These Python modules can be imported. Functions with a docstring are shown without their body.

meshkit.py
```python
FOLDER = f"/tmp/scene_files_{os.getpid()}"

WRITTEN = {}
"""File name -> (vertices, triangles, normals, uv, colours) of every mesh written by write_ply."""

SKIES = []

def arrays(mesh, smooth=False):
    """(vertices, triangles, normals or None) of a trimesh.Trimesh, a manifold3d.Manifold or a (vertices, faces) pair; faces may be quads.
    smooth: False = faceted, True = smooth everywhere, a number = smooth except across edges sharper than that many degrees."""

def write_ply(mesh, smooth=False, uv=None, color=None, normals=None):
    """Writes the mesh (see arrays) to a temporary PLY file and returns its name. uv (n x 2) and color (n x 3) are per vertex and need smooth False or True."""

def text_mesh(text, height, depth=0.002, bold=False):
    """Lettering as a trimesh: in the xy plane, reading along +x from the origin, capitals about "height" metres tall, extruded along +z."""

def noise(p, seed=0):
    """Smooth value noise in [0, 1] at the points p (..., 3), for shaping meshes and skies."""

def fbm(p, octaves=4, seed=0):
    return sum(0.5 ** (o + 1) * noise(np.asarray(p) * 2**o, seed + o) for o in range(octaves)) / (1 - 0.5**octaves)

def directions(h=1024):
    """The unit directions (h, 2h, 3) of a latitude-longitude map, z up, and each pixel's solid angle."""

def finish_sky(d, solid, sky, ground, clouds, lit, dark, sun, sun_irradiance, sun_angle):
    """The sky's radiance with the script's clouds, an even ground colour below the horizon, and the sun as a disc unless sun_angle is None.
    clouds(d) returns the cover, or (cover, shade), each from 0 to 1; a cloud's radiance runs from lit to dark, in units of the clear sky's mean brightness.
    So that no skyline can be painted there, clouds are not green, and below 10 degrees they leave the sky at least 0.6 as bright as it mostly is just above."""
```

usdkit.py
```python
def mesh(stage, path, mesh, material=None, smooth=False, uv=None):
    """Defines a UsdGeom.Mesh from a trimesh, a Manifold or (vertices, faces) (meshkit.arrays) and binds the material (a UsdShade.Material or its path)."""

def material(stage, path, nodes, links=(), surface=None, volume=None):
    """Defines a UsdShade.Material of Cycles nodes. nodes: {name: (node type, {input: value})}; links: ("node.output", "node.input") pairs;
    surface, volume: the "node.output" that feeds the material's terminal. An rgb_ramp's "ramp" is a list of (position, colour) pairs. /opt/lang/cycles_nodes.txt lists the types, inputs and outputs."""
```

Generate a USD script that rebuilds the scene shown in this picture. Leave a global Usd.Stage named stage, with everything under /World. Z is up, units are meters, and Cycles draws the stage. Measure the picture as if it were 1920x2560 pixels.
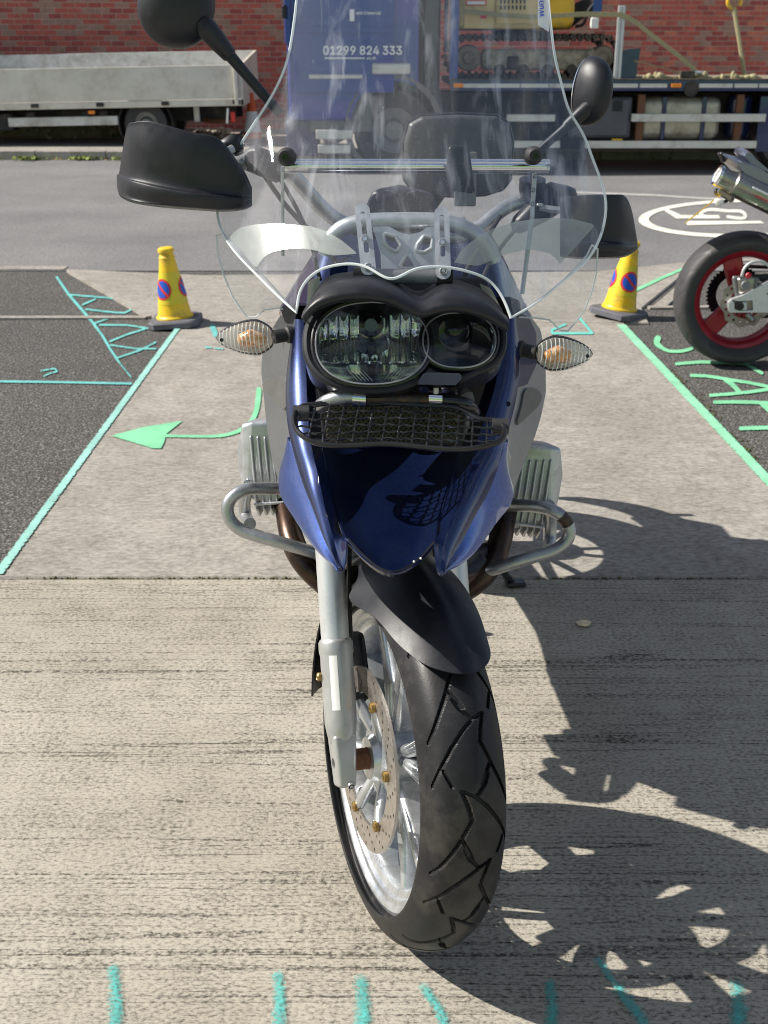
import math, random
import numpy as np, trimesh, manifold3d as m3d
from scipy.interpolate import CubicSpline
from scipy.spatial import Delaunay
from shapely.geometry import Polygon, Point, LineString, box as sbox
from shapely.ops import unary_union
from shapely import affinity
import usdkit, meshkit
from pxr import Usd, UsdGeom, UsdLux, UsdShade, Gf, Sdf

stage = Usd.Stage.CreateInMemory()
UsdGeom.SetStageUpAxis(stage, UsdGeom.Tokens.z)
UsdGeom.SetStageMetersPerUnit(stage, 1.0)
UsdGeom.Xform.Define(stage, '/World')
UsdGeom.Scope.Define(stage, '/World/Looks')
rng = np.random.default_rng(7)
random.seed(7)
PI = math.pi

# ---------------------------------------------------------------- camera, sky, sun, exposure
PITCH, EYE = 22.0, 1.38
FPX = 2893.0                                   # focal length for a picture 1920 wide
SUN_AZ, SUN_EL = math.radians(4.0), math.radians(41.0)
SUN = np.array([-math.cos(SUN_AZ) * math.cos(SUN_EL), math.sin(SUN_AZ) * math.cos(SUN_EL), math.sin(SUN_EL)])
cam = UsdGeom.Camera.Define(stage, '/World/camera')
cam.AddTranslateOp().Set((0, 0, EYE))
cam.AddRotateXOp().Set(90.0 - PITCH)
cam.CreateHorizontalApertureAttr(36.0)
cam.CreateVerticalApertureAttr(48.0)
cam.CreateFocalLengthAttr(36.0 * FPX / 1920)
cam.CreateClippingRangeAttr(Gf.Vec2f(0.05, 500))
cam.CreateFStopAttr(15.0)
cam.CreateFocusDistanceAttr(1.78)
cam.CreateExposureAttr(0.66)

usdkit.material(stage, '/World/Looks/sky_look', {
    'tc': ('texture_coordinate', {}),
    'mp': ('mapping', {'scale': (1.3, 1.3, 3.6)}),
    'n': ('noise_texture', {'scale': 1.5, 'detail': 7.0, 'roughness': 0.58, 'distortion': 0.5}),
    'r': ('rgb_ramp', {'ramp': [(0.0, (0, 0, 0)), (0.46, (0, 0, 0)), (0.66, (1, 1, 1)), (1.0, (1, 1, 1))]}),
    'sky': ('sky_texture', {'sky_type': 'single_scattering', 'sun_disc': False, 'sun_elevation': SUN_EL,
                            'sun_rotation': math.atan2(SUN[0], SUN[1]), 'altitude': 100.0}),
    'mx': ('mix', {'mix_type': 'mix', 'color2': (6.2, 6.1, 6.0)}),
    'bg': ('background_shader', {'strength': 0.068})},
    [('tc.generated', 'mp.vector'), ('mp.vector', 'n.vector'), ('n.fac', 'r.fac'), ('r.color', 'mx.fac'),
     ('sky.color', 'mx.color1'), ('mx.color', 'bg.color')], surface='bg.background')
dome = UsdLux.DomeLight.Define(stage, '/World/sky')
UsdShade.MaterialBindingAPI.Apply(dome.GetPrim()).Bind(UsdShade.Material.Get(stage, '/World/Looks/sky_look'))
dome.GetPrim().SetCustomDataByKey('kind', 'structure')
sun = UsdLux.DistantLight.Define(stage, '/World/sun')
sun.CreateIntensityAttr(1.25)
sun.CreateAngleAttr(0.53)
sun.CreateNormalizeAttr(True)
sun.CreateColorAttr(Gf.Vec3f(1.0, 0.945, 0.865))
_z = SUN / np.linalg.norm(SUN); _x = np.cross([0, 0, 1.0], _z); _x /= np.linalg.norm(_x); _y = np.cross(_z, _x)
sun.AddTransformOp().Set(Gf.Matrix4d(*_x, 0, *_y, 0, *_z, 0, -6, 3, 8, 1))

# ---------------------------------------------------------------- where a direction seen from the eye meets a depth
_c, _s = math.cos(math.radians(PITCH)), math.sin(math.radians(PITCH))
def at(px, py, Y):
    u, v = (px - 960) / FPX, (1280 - py) / FPX
    r = np.array([u, _c + v * _s, -_s + v * _c])
    t = Y / r[1]
    return np.array([r[0] * t, Y, EYE + r[2] * t])
def ground(px, py, z=0.0):
    u, v = (px - 960) / FPX, (1280 - py) / FPX
    r = np.array([u, _c + v * _s, -_s + v * _c])
    t = (z - EYE) / r[2]
    return np.array([r[0] * t, r[1] * t, z])
def V(x, y, Y):                                 # the same from a copy 1659 wide
    return at(x * 1920 / 1659, y * 1920 / 1659, Y)

# ---------------------------------------------------------------- scene tree helpers
_names = {}
def numbered(parent, name):
    k = _names.get((parent, name), 0)
    _names[(parent, name)] = k + 1
    return name if k == 0 else f'{name}_{k:03d}'
class Node:
    def __init__(s, path, base): s.path, s.base = path, np.asarray(base, float)
    @property
    def prim(s): return stage.GetPrimAtPath(s.path)
def tag(n, label=None, cat=None, group=None, kind=None):
    p = n.prim
    for k, v in (('label', label), ('category', cat), ('group', group), ('kind', kind)):
        if v: p.SetCustomDataByKey(k, v)
    return n
def thing(name, label, cat, base=(0, 0, 0), rotz=0.0, group=None):
    path = '/World/' + numbered('/World', name)
    x = UsdGeom.Xform.Define(stage, path)
    x.AddTranslateOp().Set(Gf.Vec3d(*map(float, base)))
    if rotz: x.AddRotateZOp().Set(math.degrees(rotz))
    return tag(Node(path, base), label, cat, group)
def part(parent, name, mesh, mat, label=None, kind=None, smooth=35, local=False):
    path = parent.path + '/' + numbered(parent.path, name)
    v, f, n = meshkit.arrays(mesh, False)
    if not local: v = v - parent.base
    usdkit.mesh(stage, path, trimesh.Trimesh(v, f, process=False), M[mat], smooth=smooth)
    return tag(Node(path, parent.base), label, None, None, kind)
def single(name, mesh, mat, label=None, cat=None, group=None, kind=None, smooth=35, uv=None):
    path = '/World/' + numbered('/World', name)
    v, f, n = meshkit.arrays(mesh, False)
    usdkit.mesh(stage, path, trimesh.Trimesh(v, f, process=False), M[mat], smooth=smooth, uv=uv)
    return tag(Node(path, (0, 0, 0)), label, cat, group, kind)
def copy_of(src, name, label, cat, base, rotz=0.0, group=None):
    n = thing(name, label, cat, base, rotz, group)
    n.prim.GetReferences().AddInternalReference(src.path)
    n.prim.SetInstanceable(True)
    return n

# ---------------------------------------------------------------- mesh helpers
cat_ = trimesh.util.concatenate
def unit(v): v = np.asarray(v, float); return v / np.linalg.norm(v)
def spline(pts, n=24, closed=False):
    P = np.asarray(pts, float)
    if closed: P = np.vstack([P, P[:1]])
    d = np.r_[0, np.cumsum(np.maximum(np.linalg.norm(np.diff(P, axis=0), axis=1), 1e-9))]
    cs = CubicSpline(d, P, bc_type='periodic' if closed else 'natural')
    t = np.linspace(0, d[-1], n + (1 if closed else 0))
    out = cs(t)
    return out[:-1] if closed else out
def tube(path, r, n=12, closed=False, caps=True):
    P = np.asarray(path, float); m = len(P)
    r = np.broadcast_to(np.asarray(r, float), (m,))
    if closed: T = np.roll(P, -1, 0) - np.roll(P, 1, 0)
    else: T = np.gradient(P, axis=0)
    T /= np.linalg.norm(T, axis=1)[:, None]
    a = np.array([0, 0, 1.0]) if abs(T[0][2]) < 0.9 else np.array([1.0, 0, 0])
    N = np.cross(T[0], a); N /= np.linalg.norm(N)
    Vv = []
    ang = np.arange(n) / n * 2 * PI
    for i in range(m):
        N = N - T[i] * (N @ T[i]); N /= np.linalg.norm(N)
        B = np.cross(T[i], N)
        Vv.append(P[i] + r[i] * (np.cos(ang)[:, None] * N + np.sin(ang)[:, None] * B))
    Vv = np.vstack(Vv); F = []
    for i in range(m if closed else m - 1):
        j = (i + 1) % m
        for k in range(n):
            l = (k + 1) % n
            F += [[i * n + k, i * n + l, j * n + l], [i * n + k, j * n + l, j * n + k]]
    if caps and not closed:
        Vv = np.vstack([Vv, P[0], P[-1]]); c0, c1 = len(Vv) - 2, len(Vv) - 1
        for k in range(n):
            l = (k + 1) % n
            F += [[c0, l, k], [c1, (m - 1) * n + k, (m - 1) * n + l]]
    return trimesh.Trimesh(Vv, np.array(F), process=False)
def rod(a, b, r, n=12): return tube([a, b], r, n)
def frame(o, x, y):                            # matrix whose x axis is x and whose xy plane holds y
    x = unit(x); z = unit(np.cross(x, y)); y = np.cross(z, x)
    m = np.eye(4); m[:3, 0], m[:3, 1], m[:3, 2], m[:3, 3] = x, y, z, o
    return m
def lathe(prof, o=(0, 0, 0), axis=(0, 0, 1), n=32, closed=False):   # prof: (radius, along)
    axis = unit(axis); a = np.array([1.0, 0, 0]) if abs(axis[0]) < 0.9 else np.array([0, 1.0, 0])
    u = unit(np.cross(axis, a)); w = np.cross(axis, u)
    prof = np.asarray(prof, float); m = len(prof)
    ang = np.arange(n) / n * 2 * PI
    Vv = np.asarray(o) + prof[:, None, 0:1] * (np.cos(ang)[None, :, None] * u + np.sin(ang)[None, :, None] * w) + prof[:, None, 1:2] * axis
    Vv = Vv.reshape(-1, 3); F = []
    for i in range(m if closed else m - 1):
        j = (i + 1) % m
        for k in range(n):
            l = (k + 1) % n
            F += [[i * n + k, i * n + l, j * n + l], [i * n + k, j * n + l, j * n + k]]
    t = trimesh.Trimesh(Vv, np.array(F), process=False)
    t.merge_vertices(); t.update_faces(t.nondegenerate_faces()); t.fix_normals()
    return t
def rbox(size, r=0.004, o=(0, 0, 0), seg=8, M4=None):
    s = np.maximum(np.asarray(size, float) / 2 - r, 1e-4)
    b = m3d.Manifold.sphere(r, seg)
    hull = m3d.Manifold.batch_hull([b.translate([float(x), float(y), float(z)]) for x in (-s[0], s[0]) for y in (-s[1], s[1]) for z in (-s[2], s[2])])
    mm = hull.to_mesh(); t = trimesh.Trimesh(mm.vert_properties[:, :3], mm.tri_verts, process=False)
    if M4 is not None: t.apply_transform(M4)
    t.apply_translation(o); return t
def bx(x0, x1, y0, y1, z0, z1):
    t = trimesh.creation.box([x1 - x0, y1 - y0, z1 - z0]); t.apply_translation([(x0 + x1) / 2, (y0 + y1) / 2, (z0 + z1) / 2]); return t
def hull(pts, r=0.004, seg=8):
    b = m3d.Manifold.sphere(r, seg)
    mm = m3d.Manifold.batch_hull([b.translate([float(c) for c in p]) for p in pts]).to_mesh()
    return trimesh.Trimesh(mm.vert_properties[:, :3], mm.tri_verts, process=False)
def extr(poly, h, M4=None):
    polys = getattr(poly, 'geoms', [poly])
    t = cat_([trimesh.creation.extrude_polygon(g, h, engine='earcut') for g in polys if g.area > 1e-9])
    if M4 is not None: t.apply_transform(M4)
    return t
def grid_faces(m, n, closed=False):
    F = []
    for i in range(m - 1):
        for k in range(n if closed else n - 1):
            l = (k + 1) % n
            F += [[i * n + k, i * n + l, (i + 1) * n + l], [i * n + k, (i + 1) * n + l, (i + 1) * n + k]]
    return np.array(F)
def dens(P, n, axis, cubic=True):
    P = np.asarray(P, float); m = P.shape[axis]
    x = np.arange(m)
    t = np.linspace(0, m - 1, n)
    if cubic and m > 2: return CubicSpline(x, P, axis=axis, bc_type='natural')(t)
    i = np.minimum(t.astype(int), m - 2); w = (t - i)
    A, B = np.take(P, i, axis), np.take(P, i + 1, axis)
    sh = [1] * P.ndim; sh[axis] = n; w = w.reshape(sh)
    return A * (1 - w) + B * w
def shell(G, th, flip=False):                  # grid of points (m,n,3) -> a closed shell of thickness th
    m, n, _ = G.shape
    du = np.gradient(G, axis=0); dv = np.gradient(G, axis=1)
    N = np.cross(du, dv); N /= np.maximum(np.linalg.norm(N, axis=2, keepdims=True), 1e-9)
    if flip: N = -N
    A, B = G.reshape(-1, 3), (G - N * th).reshape(-1, 3)
    F = grid_faces(m, n); k = m * n
    E = [(i * n, (i + 1) * n) for i in range(m - 1)] + [((m - 1) * n + j, (m - 1) * n + j + 1) for j in range(n - 1)]
    E += [((i + 1) * n + n - 1, i * n + n - 1) for i in range(m - 1)] + [(j + 1, j) for j in range(n - 1)]
    S = []
    for a, b in E: S += [[a, b, b + k], [a, b + k, a + k]]
    t = trimesh.Trimesh(np.vstack([A, B]), np.vstack([F, F[:, ::-1] + k, np.array(S)]), process=False)
    t.fix_normals(); return t
def loft(loops, caps=True, n_along=None):      # list of closed loops with equal counts
    L = np.asarray(loops, float)
    if n_along: L = dens(L, n_along, 0)
    m, n, _ = L.shape
    F = grid_faces(m, n, True); Vv = L.reshape(-1, 3)
    if caps:
        Vv = np.vstack([Vv, L[0].mean(0), L[-1].mean(0)]); c0, c1 = m * n, m * n + 1
        F = np.vstack([F, [[c0, (k + 1) % n, k] for k in range(n)], [[c1, (m - 1) * n + k, (m - 1) * n + (k + 1) % n] for k in range(n)]])
    t = trimesh.Trimesh(Vv, F, process=False); t.fix_normals(); return t
def sheet(poly, fmap, th, step):               # polygon in a 2D chart, mapped to space and given thickness
    if not isinstance(poly, Polygon): poly = Polygon(poly)
    rings = [poly.exterior] + list(poly.interiors); pts = []
    for r in rings:
        k = max(8, int(r.length / step)); pts += [np.array(r.interpolate(i / k, normalized=True).coords[0]) for i in range(k)]
    x0, y0, x1, y1 = poly.bounds; inner = poly.buffer(-step * 0.45)
    gx, gy = np.meshgrid(np.arange(x0, x1, step), np.arange(y0, y1, step)); c = np.c_[gx.ravel(), gy.ravel()]
    from shapely import contains_xy
    c = c[contains_xy(inner, c[:, 0], c[:, 1])]
    P = np.vstack([np.array(pts), c]); tri = Delaunay(P).simplices
    ct = P[tri].mean(1); tri = tri[contains_xy(poly, ct[:, 0], ct[:, 1])]
    A = np.array([fmap(*p) for p in P]); e = step * 0.1
    t0 = trimesh.Trimesh(A, tri, process=False)
    if th == 0: return t0
    N = np.array([unit(np.cross(fmap(p[0] + e, p[1]) - fmap(p[0] - e, p[1]), fmap(p[0], p[1] + e) - fmap(p[0], p[1] - e))) for p in P])
    k = len(P); ed = np.sort(np.vstack([tri[:, [0, 1]], tri[:, [1, 2]], tri[:, [2, 0]]]), 1)
    u, cnt = np.unique(ed, axis=0, return_counts=True); S = []
    for a, b in u[cnt == 1]: S += [[a, b, b + k], [a, b + k, a + k]]
    t = trimesh.Trimesh(np.vstack([A, A + N * th]), np.vstack([tri, tri[:, ::-1] + k, np.array(S)]), process=False)
    t.fix_normals(); return t
def bolt(o, ax, r=0.006, h=0.005):
    ax = unit(ax)
    return lathe([(0, h), (r * .45, h), (r * .5, h * .55), (r * .8, h), (r, h * .7), (r, 0), (0, 0)], o, ax, 12)
def place_text(s, height, M4, depth=0.002, bold=False):
    t = meshkit.text_mesh(s, height, depth, bold); t.apply_transform(M4); return t

# ---------------------------------------------------------------- materials
M = {}
def mat(name, nodes, links, surface):
    M[name] = usdkit.material(stage, '/World/Looks/' + name, nodes, links, surface=surface)
def pm(name, color, rough=0.5, metal=0.0, coat=0.0, var=0.0, vscale=20.0, bump=0.0, bscale=200.0, dirt=None, dscale=6.0, damt=0.5, spec=0.5, **kw):
    """principled with noise in colour, roughness and relief; dirt: a second colour in patches"""
    n = {'p': ('principled_bsdf', {'base_color': color, 'roughness': rough, 'metallic': metal, 'coat_weight': coat, 'specular_ior_level': spec, **kw}),
         'g': ('texture_coordinate', {})}
    l = []
    src = None
    if var:
        c = np.array(color)
        n['n'] = ('noise_texture', {'scale': vscale, 'detail': 6.0, 'roughness': 0.65})
        n['r'] = ('rgb_ramp', {'ramp': [(0.3, tuple(np.clip(c * (1 - var), 0, 1))), (0.7, tuple(np.clip(c * (1 + var), 0, 1)))]})
        l += [('g.object', 'n.vector'), ('n.fac', 'r.fac')]; src = 'r.color'
        n['rr'] = ('map_range', {'from_min': 0.3, 'from_max': 0.7, 'to_min': max(rough - .1, .02), 'to_max': min(rough + .1, 1)})
        l += [('n.fac', 'rr.value'), ('rr.result', 'p.roughness')]
    if dirt is not None:
        n['dn'] = ('noise_texture', {'scale': dscale, 'detail': 8.0, 'roughness': 0.7})
        n['dr'] = ('rgb_ramp', {'ramp': [(0.0, (0, 0, 0)), (0.62 - damt * .3, (0, 0, 0)), (0.8 - damt * .2, (1, 1, 1)), (1.0, (1, 1, 1))]})
        n['dm'] = ('mix', {'mix_type': 'mix', 'color1': color, 'color2': dirt})
        l += [('g.object', 'dn.vector'), ('dn.fac', 'dr.fac'), ('dr.color', 'dm.fac')]
        if src: l += [(src, 'dm.color1')]
        src = 'dm.color'
    if src: l += [(src, 'p.base_color')]
    if bump:
        n['bn'] = ('noise_texture', {'scale': bscale, 'detail': 4.0, 'roughness': 0.6})
        n['b'] = ('bump', {'strength': bump, 'distance': 0.002})
        l += [('g.object', 'bn.vector'), ('bn.fac', 'b.height'), ('b.normal', 'p.normal')]
    mat(name, n, l, 'p.BSDF')

def concrete_broom(name, light, dark, ylines, lo, hi, bump, xs=2.6, wl=0.55, wp=0.37, stain=0.6, fine=0.0, gsc=190.0, ridge=0.0):
    mat(name, {
        'g': ('geometry', {}),
        'm1': ('mapping', {'scale': (xs, ylines, 1.0)}), 'n1': ('noise_texture', {'scale': 1.0, 'detail': 5.0, 'roughness': 0.62, 'distortion': 0.25}),
        'm2': ('mapping', {'scale': (0.6, 1.0, 1.0)}), 'n2': ('noise_texture', {'scale': gsc, 'detail': 4.0, 'roughness': 0.72}),
        'n3': ('noise_texture', {'scale': 1.7, 'detail': 5.0, 'roughness': 0.6}),
        'n4': ('noise_texture', {'scale': 9.0, 'detail': 4.0, 'roughness': 0.6}),
        'a1': ('math', {'math_type': 'multiply', 'value2': wl}), 'a2': ('math', {'math_type': 'multiply_add', 'value2': wp}),
        'a3': ('math', {'math_type': 'multiply_add', 'value2': 0.16}),
        'r': ('rgb_ramp', {'ramp': [(0.0, dark), (lo, dark), (hi, light), (0.66, tuple(np.array(light) * 1.12)), (1, tuple(np.array(light) * 1.2))]}),
        'm6': ('mapping', {'scale': (0.35, ylines * .34, 1.0)}), 'n6': ('noise_texture', {'scale': 1.0, 'detail': 2.0, 'roughness': 0.45, 'distortion': 0.12}),
        'm7': ('mapping', {'scale': (0.7, 4.5, 1.0)}), 'n7': ('noise_texture', {'scale': 1.0, 'detail': 3.0, 'roughness': 0.6}), 'r7': ('rgb_ramp', {'ramp': [(0, (0.1,) * 3), (0.42, (0.15,) * 3), (0.6, (1, 1, 1)), (1, (1, 1, 1))]}),
        'l67': ('mix', {'mix_type': 'multiply', 'fac': 1.0}),
        'm8': ('mapping', {'scale': (0.22, 9.0, 1.0)}), 'n8': ('noise_texture', {'scale': 1.0, 'detail': 4.0, 'roughness': 0.4, 'distortion': 0.1}), 'r8': ('rgb_ramp', {'ramp': [(0, (0, 0, 0)), (0.489, (0, 0, 0)), (0.498, (ridge,) * 3), (0.502, (ridge,) * 3), (0.511, (0, 0, 0)), (1, (0, 0, 0))]}),
        'n9': ('noise_texture', {'scale': 75.0, 'detail': 4.0, 'roughness': 0.7}), 'r9': ('rgb_ramp', {'ramp': [(0, (0.1,) * 3), (0.47, (0.2,) * 3), (0.60, (1, 1, 1)), (1, (1, 1, 1))]}), 'l89': ('mix', {'mix_type': 'multiply', 'fac': 1.0}), 'ls': ('mix', {'mix_type': 'add', 'fac': 1.0}),

        'r6': ('rgb_ramp', {'ramp': [(0, (0, 0, 0)), (0.482, (0, 0, 0)), (0.496, (fine,) * 3), (0.51, (0, 0, 0)), (1, (0, 0, 0))]}),
        's6': ('math', {'math_type': 'subtract'}),
        'r3': ('rgb_ramp', {'ramp': [(0.3, (0.78, 0.77, 0.75)), (0.6, (1.0, 1.0, 1.0)), (0.75, (1.06, 1.03, 0.97))]}),
        'mx': ('mix', {'mix_type': 'multiply', 'fac': 1.0}),
        'n5': ('noise_texture', {'scale': 0.9, 'detail': 6.0, 'roughness': 0.6}),
        'r5': ('rgb_ramp', {'ramp': [(0.0, (0, 0, 0)), (0.63, (0, 0, 0)), (0.72, (stain * .8,) * 3), (1, (stain,) * 3)]}),
        'mx2': ('mix', {'mix_type': 'mix', 'color2': (0.34, 0.23, 0.11)}),
        'b': ('bump', {'strength': bump, 'distance': 0.004}),
        'p': ('principled_bsdf', {'roughness': 0.92, 'specular_ior_level': 0.25})},
        [('g.position', 'm1.vector'), ('m1.vector', 'n1.vector'), ('g.position', 'm2.vector'), ('m2.vector', 'n2.vector'), ('g.position', 'n3.vector'),
         ('g.position', 'n4.vector'), ('n1.fac', 'a1.value1'), ('n2.fac', 'a2.value1'), ('a1.value', 'a2.value3'), ('n4.fac', 'a3.value1'), ('a2.value', 'a3.value3'),
         ('g.position', 'm6.vector'), ('m6.vector', 'n6.vector'), ('n6.fac', 'r6.fac'), ('a3.value', 's6.value1'), ('r6.color', 'l67.color1'), ('g.position', 'm7.vector'), ('m7.vector', 'n7.vector'), ('n7.fac', 'r7.fac'), ('r7.color', 'l67.color2'), ('g.position', 'm8.vector'), ('m8.vector', 'n8.vector'), ('n8.fac', 'r8.fac'), ('g.position', 'n9.vector'), ('n9.fac', 'r9.fac'), ('r8.color', 'l89.color1'), ('r9.color', 'l89.color2'), ('l67.color', 'ls.color1'), ('l89.color', 'ls.color2'), ('ls.color', 's6.value2'), ('s6.value', 'r.fac'), ('n3.fac', 'r3.fac'), ('r.color', 'mx.color1'), ('r3.color', 'mx.color2'),
         ('g.position', 'n5.vector'), ('n5.fac', 'r5.fac'), ('r5.color', 'mx2.fac'), ('mx.color', 'mx2.color1'), ('mx2.color', 'p.base_color'),
         ('s6.value', 'b.height'), ('b.normal', 'p.normal')], 'p.BSDF')
concrete_broom('rough_concrete', (0.405, 0.373, 0.312), (0.085, 0.077, 0.064), 95.0, 0.365, 0.535, 1.0, xs=7.0, wl=0.14, wp=0.74, stain=.3, fine=.13, ridge=.16, gsc=165.0)
concrete_broom('smooth_concrete', (0.345, 0.322, 0.286), (0.185, 0.170, 0.150), 20.0, 0.41, 0.59, 0.4, xs=12.0, wl=0.24, wp=0.66, stain=.0, gsc=70.0)
def asphalt(name, c0, c1, c2, scale, bump):
    mat(name, {
        'g': ('geometry', {}), 'v': ('voronoi_texture', {'scale': scale, 'feature': 'f1'}),
        'n': ('noise_texture', {'scale': scale * 0.8, 'detail': 4.0, 'roughness': 0.7}),
        'n2': ('noise_texture', {'scale': 0.8, 'detail': 6.0, 'roughness': 0.6}),
        'r': ('rgb_ramp', {'ramp': [(0.28, c0), (0.52, c1), (0.74, c2)]}),
        'r2': ('rgb_ramp', {'ramp': [(0.3, (0.78, 0.78, 0.78)), (0.7, (1.15, 1.13, 1.1))]}),
        'mx': ('mix', {'mix_type': 'multiply', 'fac': 1.0}),
        'b': ('bump', {'strength': bump, 'distance': 0.004}), 'p': ('principled_bsdf', {'roughness': 0.9, 'specular_ior_level': 0.3})},
        [('g.position', 'v.vector'), ('g.position', 'n.vector'), ('g.position', 'n2.vector'), ('n.fac', 'r.fac'), ('n2.fac', 'r2.fac'), ('r.color', 'mx.color1'),
         ('r2.color', 'mx.color2'), ('mx.color', 'p.base_color'), ('v.distance', 'b.height'), ('b.normal', 'p.normal')], 'p.BSDF')
asphalt('bay_asphalt', (0.018, 0.0175, 0.017), (0.082, 0.079, 0.075), (0.30, 0.285, 0.265), 105.0, 1.0)
asphalt('road_asphalt', (0.095, 0.095, 0.098), (0.175, 0.174, 0.176), (0.32, 0.315, 0.31), 110.0, 0.5)
def spray(name, col, scale=90.0, lo=0.40, hi=0.5):
    # paint thins out towards its edge (the mesh's st.x is 0 on the edge, 1 in the middle of the stroke)
    mat(name, {'g': ('geometry', {}), 'n': ('noise_texture', {'scale': scale, 'detail': 5.0, 'roughness': 0.75}), 'u': ('uvmap', {'attribute': 'st'}), 'x': ('separate_xyz', {}),
               'n2': ('noise_texture', {'scale': 7.0, 'detail': 5.0, 'roughness': 0.6}), 'rc': ('rgb_ramp', {'ramp': [(0.3, tuple(np.array(col) * .78)), (0.7, tuple(np.minimum(np.array(col) * 1.12, .9)))]}),
               'sx': ('math', {'math_type': 'sqrt'}), 'a': ('math', {'math_type': 'multiply_add', 'value2': 0.34}),
               'r': ('rgb_ramp', {'ramp': [(0, (0, 0, 0)), (lo + .14, (0, 0, 0)), (hi + .16, (1, 1, 1)), (1, (1, 1, 1))]}),
               't': ('transparent_bsdf', {}), 'p': ('principled_bsdf', {'base_color': col, 'roughness': 0.85, 'specular_ior_level': 0.2}), 'm': ('mix_closure', {})},
        [('g.position', 'n.vector'), ('g.position', 'n2.vector'), ('n2.fac', 'rc.fac'), ('rc.color', 'p.base_color'), ('u.UV', 'x.vector'), ('x.x', 'sx.value1'), ('sx.value', 'a.value1'), ('n.fac', 'a.value3'), ('a.value', 'r.fac'), ('r.color', 'm.fac'), ('t.BSDF', 'm.closure1'), ('p.BSDF', 'm.closure2')], 'm.closure')
spray('teal_spray', (0.13, 0.52, 0.46), 110.0, 0.36, 0.52)
spray('teal_line', (0.27, 0.52, 0.46), 70.0, 0.37, 0.52)
spray('teal_faint', (0.15, 0.47, 0.45), 110.0, 0.42, 0.62)
spray('road_worn', (0.5, 0.49, 0.46), 30.0, 0.42, 0.72)
spray('teal_tick', (0.10, 0.42, 0.385), 190.0, 0.49, 0.74)
spray('green_spray', (0.20, 0.54, 0.31), 150.0, 0.39, 0.56)
spray('green_line', (0.24, 0.55, 0.36), 70.0, 0.34, 0.48)
spray('road_white', (0.68, 0.66, 0.58), 40.0, 0.22, 0.32)

def paint(name, base, rough=0.28, metal=0.75, flake=0.25):
    mat(name, {'g': ('texture_coordinate', {}), 'v': ('voronoi_texture', {'scale': 900.0, 'feature': 'f1'}),
               'n': ('noise_texture', {'scale': 5.0, 'detail': 6.0}),
               'r': ('rgb_ramp', {'ramp': [(0.0, tuple(np.array(base) * (1 - flake))), (1.0, tuple(np.array(base) * (1 + flake * 2)))]}),
               's': ('separate_color', {}), 'rr': ('map_range', {'from_min': 0.3, 'from_max': 0.7, 'to_min': rough - .04, 'to_max': rough + .08}),
               'b': ('bump', {'strength': 0.02, 'distance': 0.001}),
               'p': ('principled_bsdf', {'metallic': metal, 'coat_weight': 1.0, 'coat_roughness': 0.03})},
        [('g.object', 'v.vector'), ('g.object', 'n.vector'), ('v.color', 's.color'), ('s.r', 'r.fac'), ('r.color', 'p.base_color'), ('n.fac', 'rr.value'), ('rr.result', 'p.roughness'),
         ('n.fac', 'b.height'), ('b.normal', 'p.normal')], 'p.BSDF')
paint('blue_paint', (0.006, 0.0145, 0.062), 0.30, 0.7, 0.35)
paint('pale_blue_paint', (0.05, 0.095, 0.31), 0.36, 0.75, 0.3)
paint('silver_paint', (0.30, 0.315, 0.325), 0.34, 0.8, 0.12)
pm('black_plastic', (0.011, 0.012, 0.016), 0.42, spec=0.38, var=0.25, vscale=30, bump=0.12, bscale=900)
pm('black_gloss', (0.012, 0.012, 0.014), 0.17, var=0.2, vscale=20)
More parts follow.
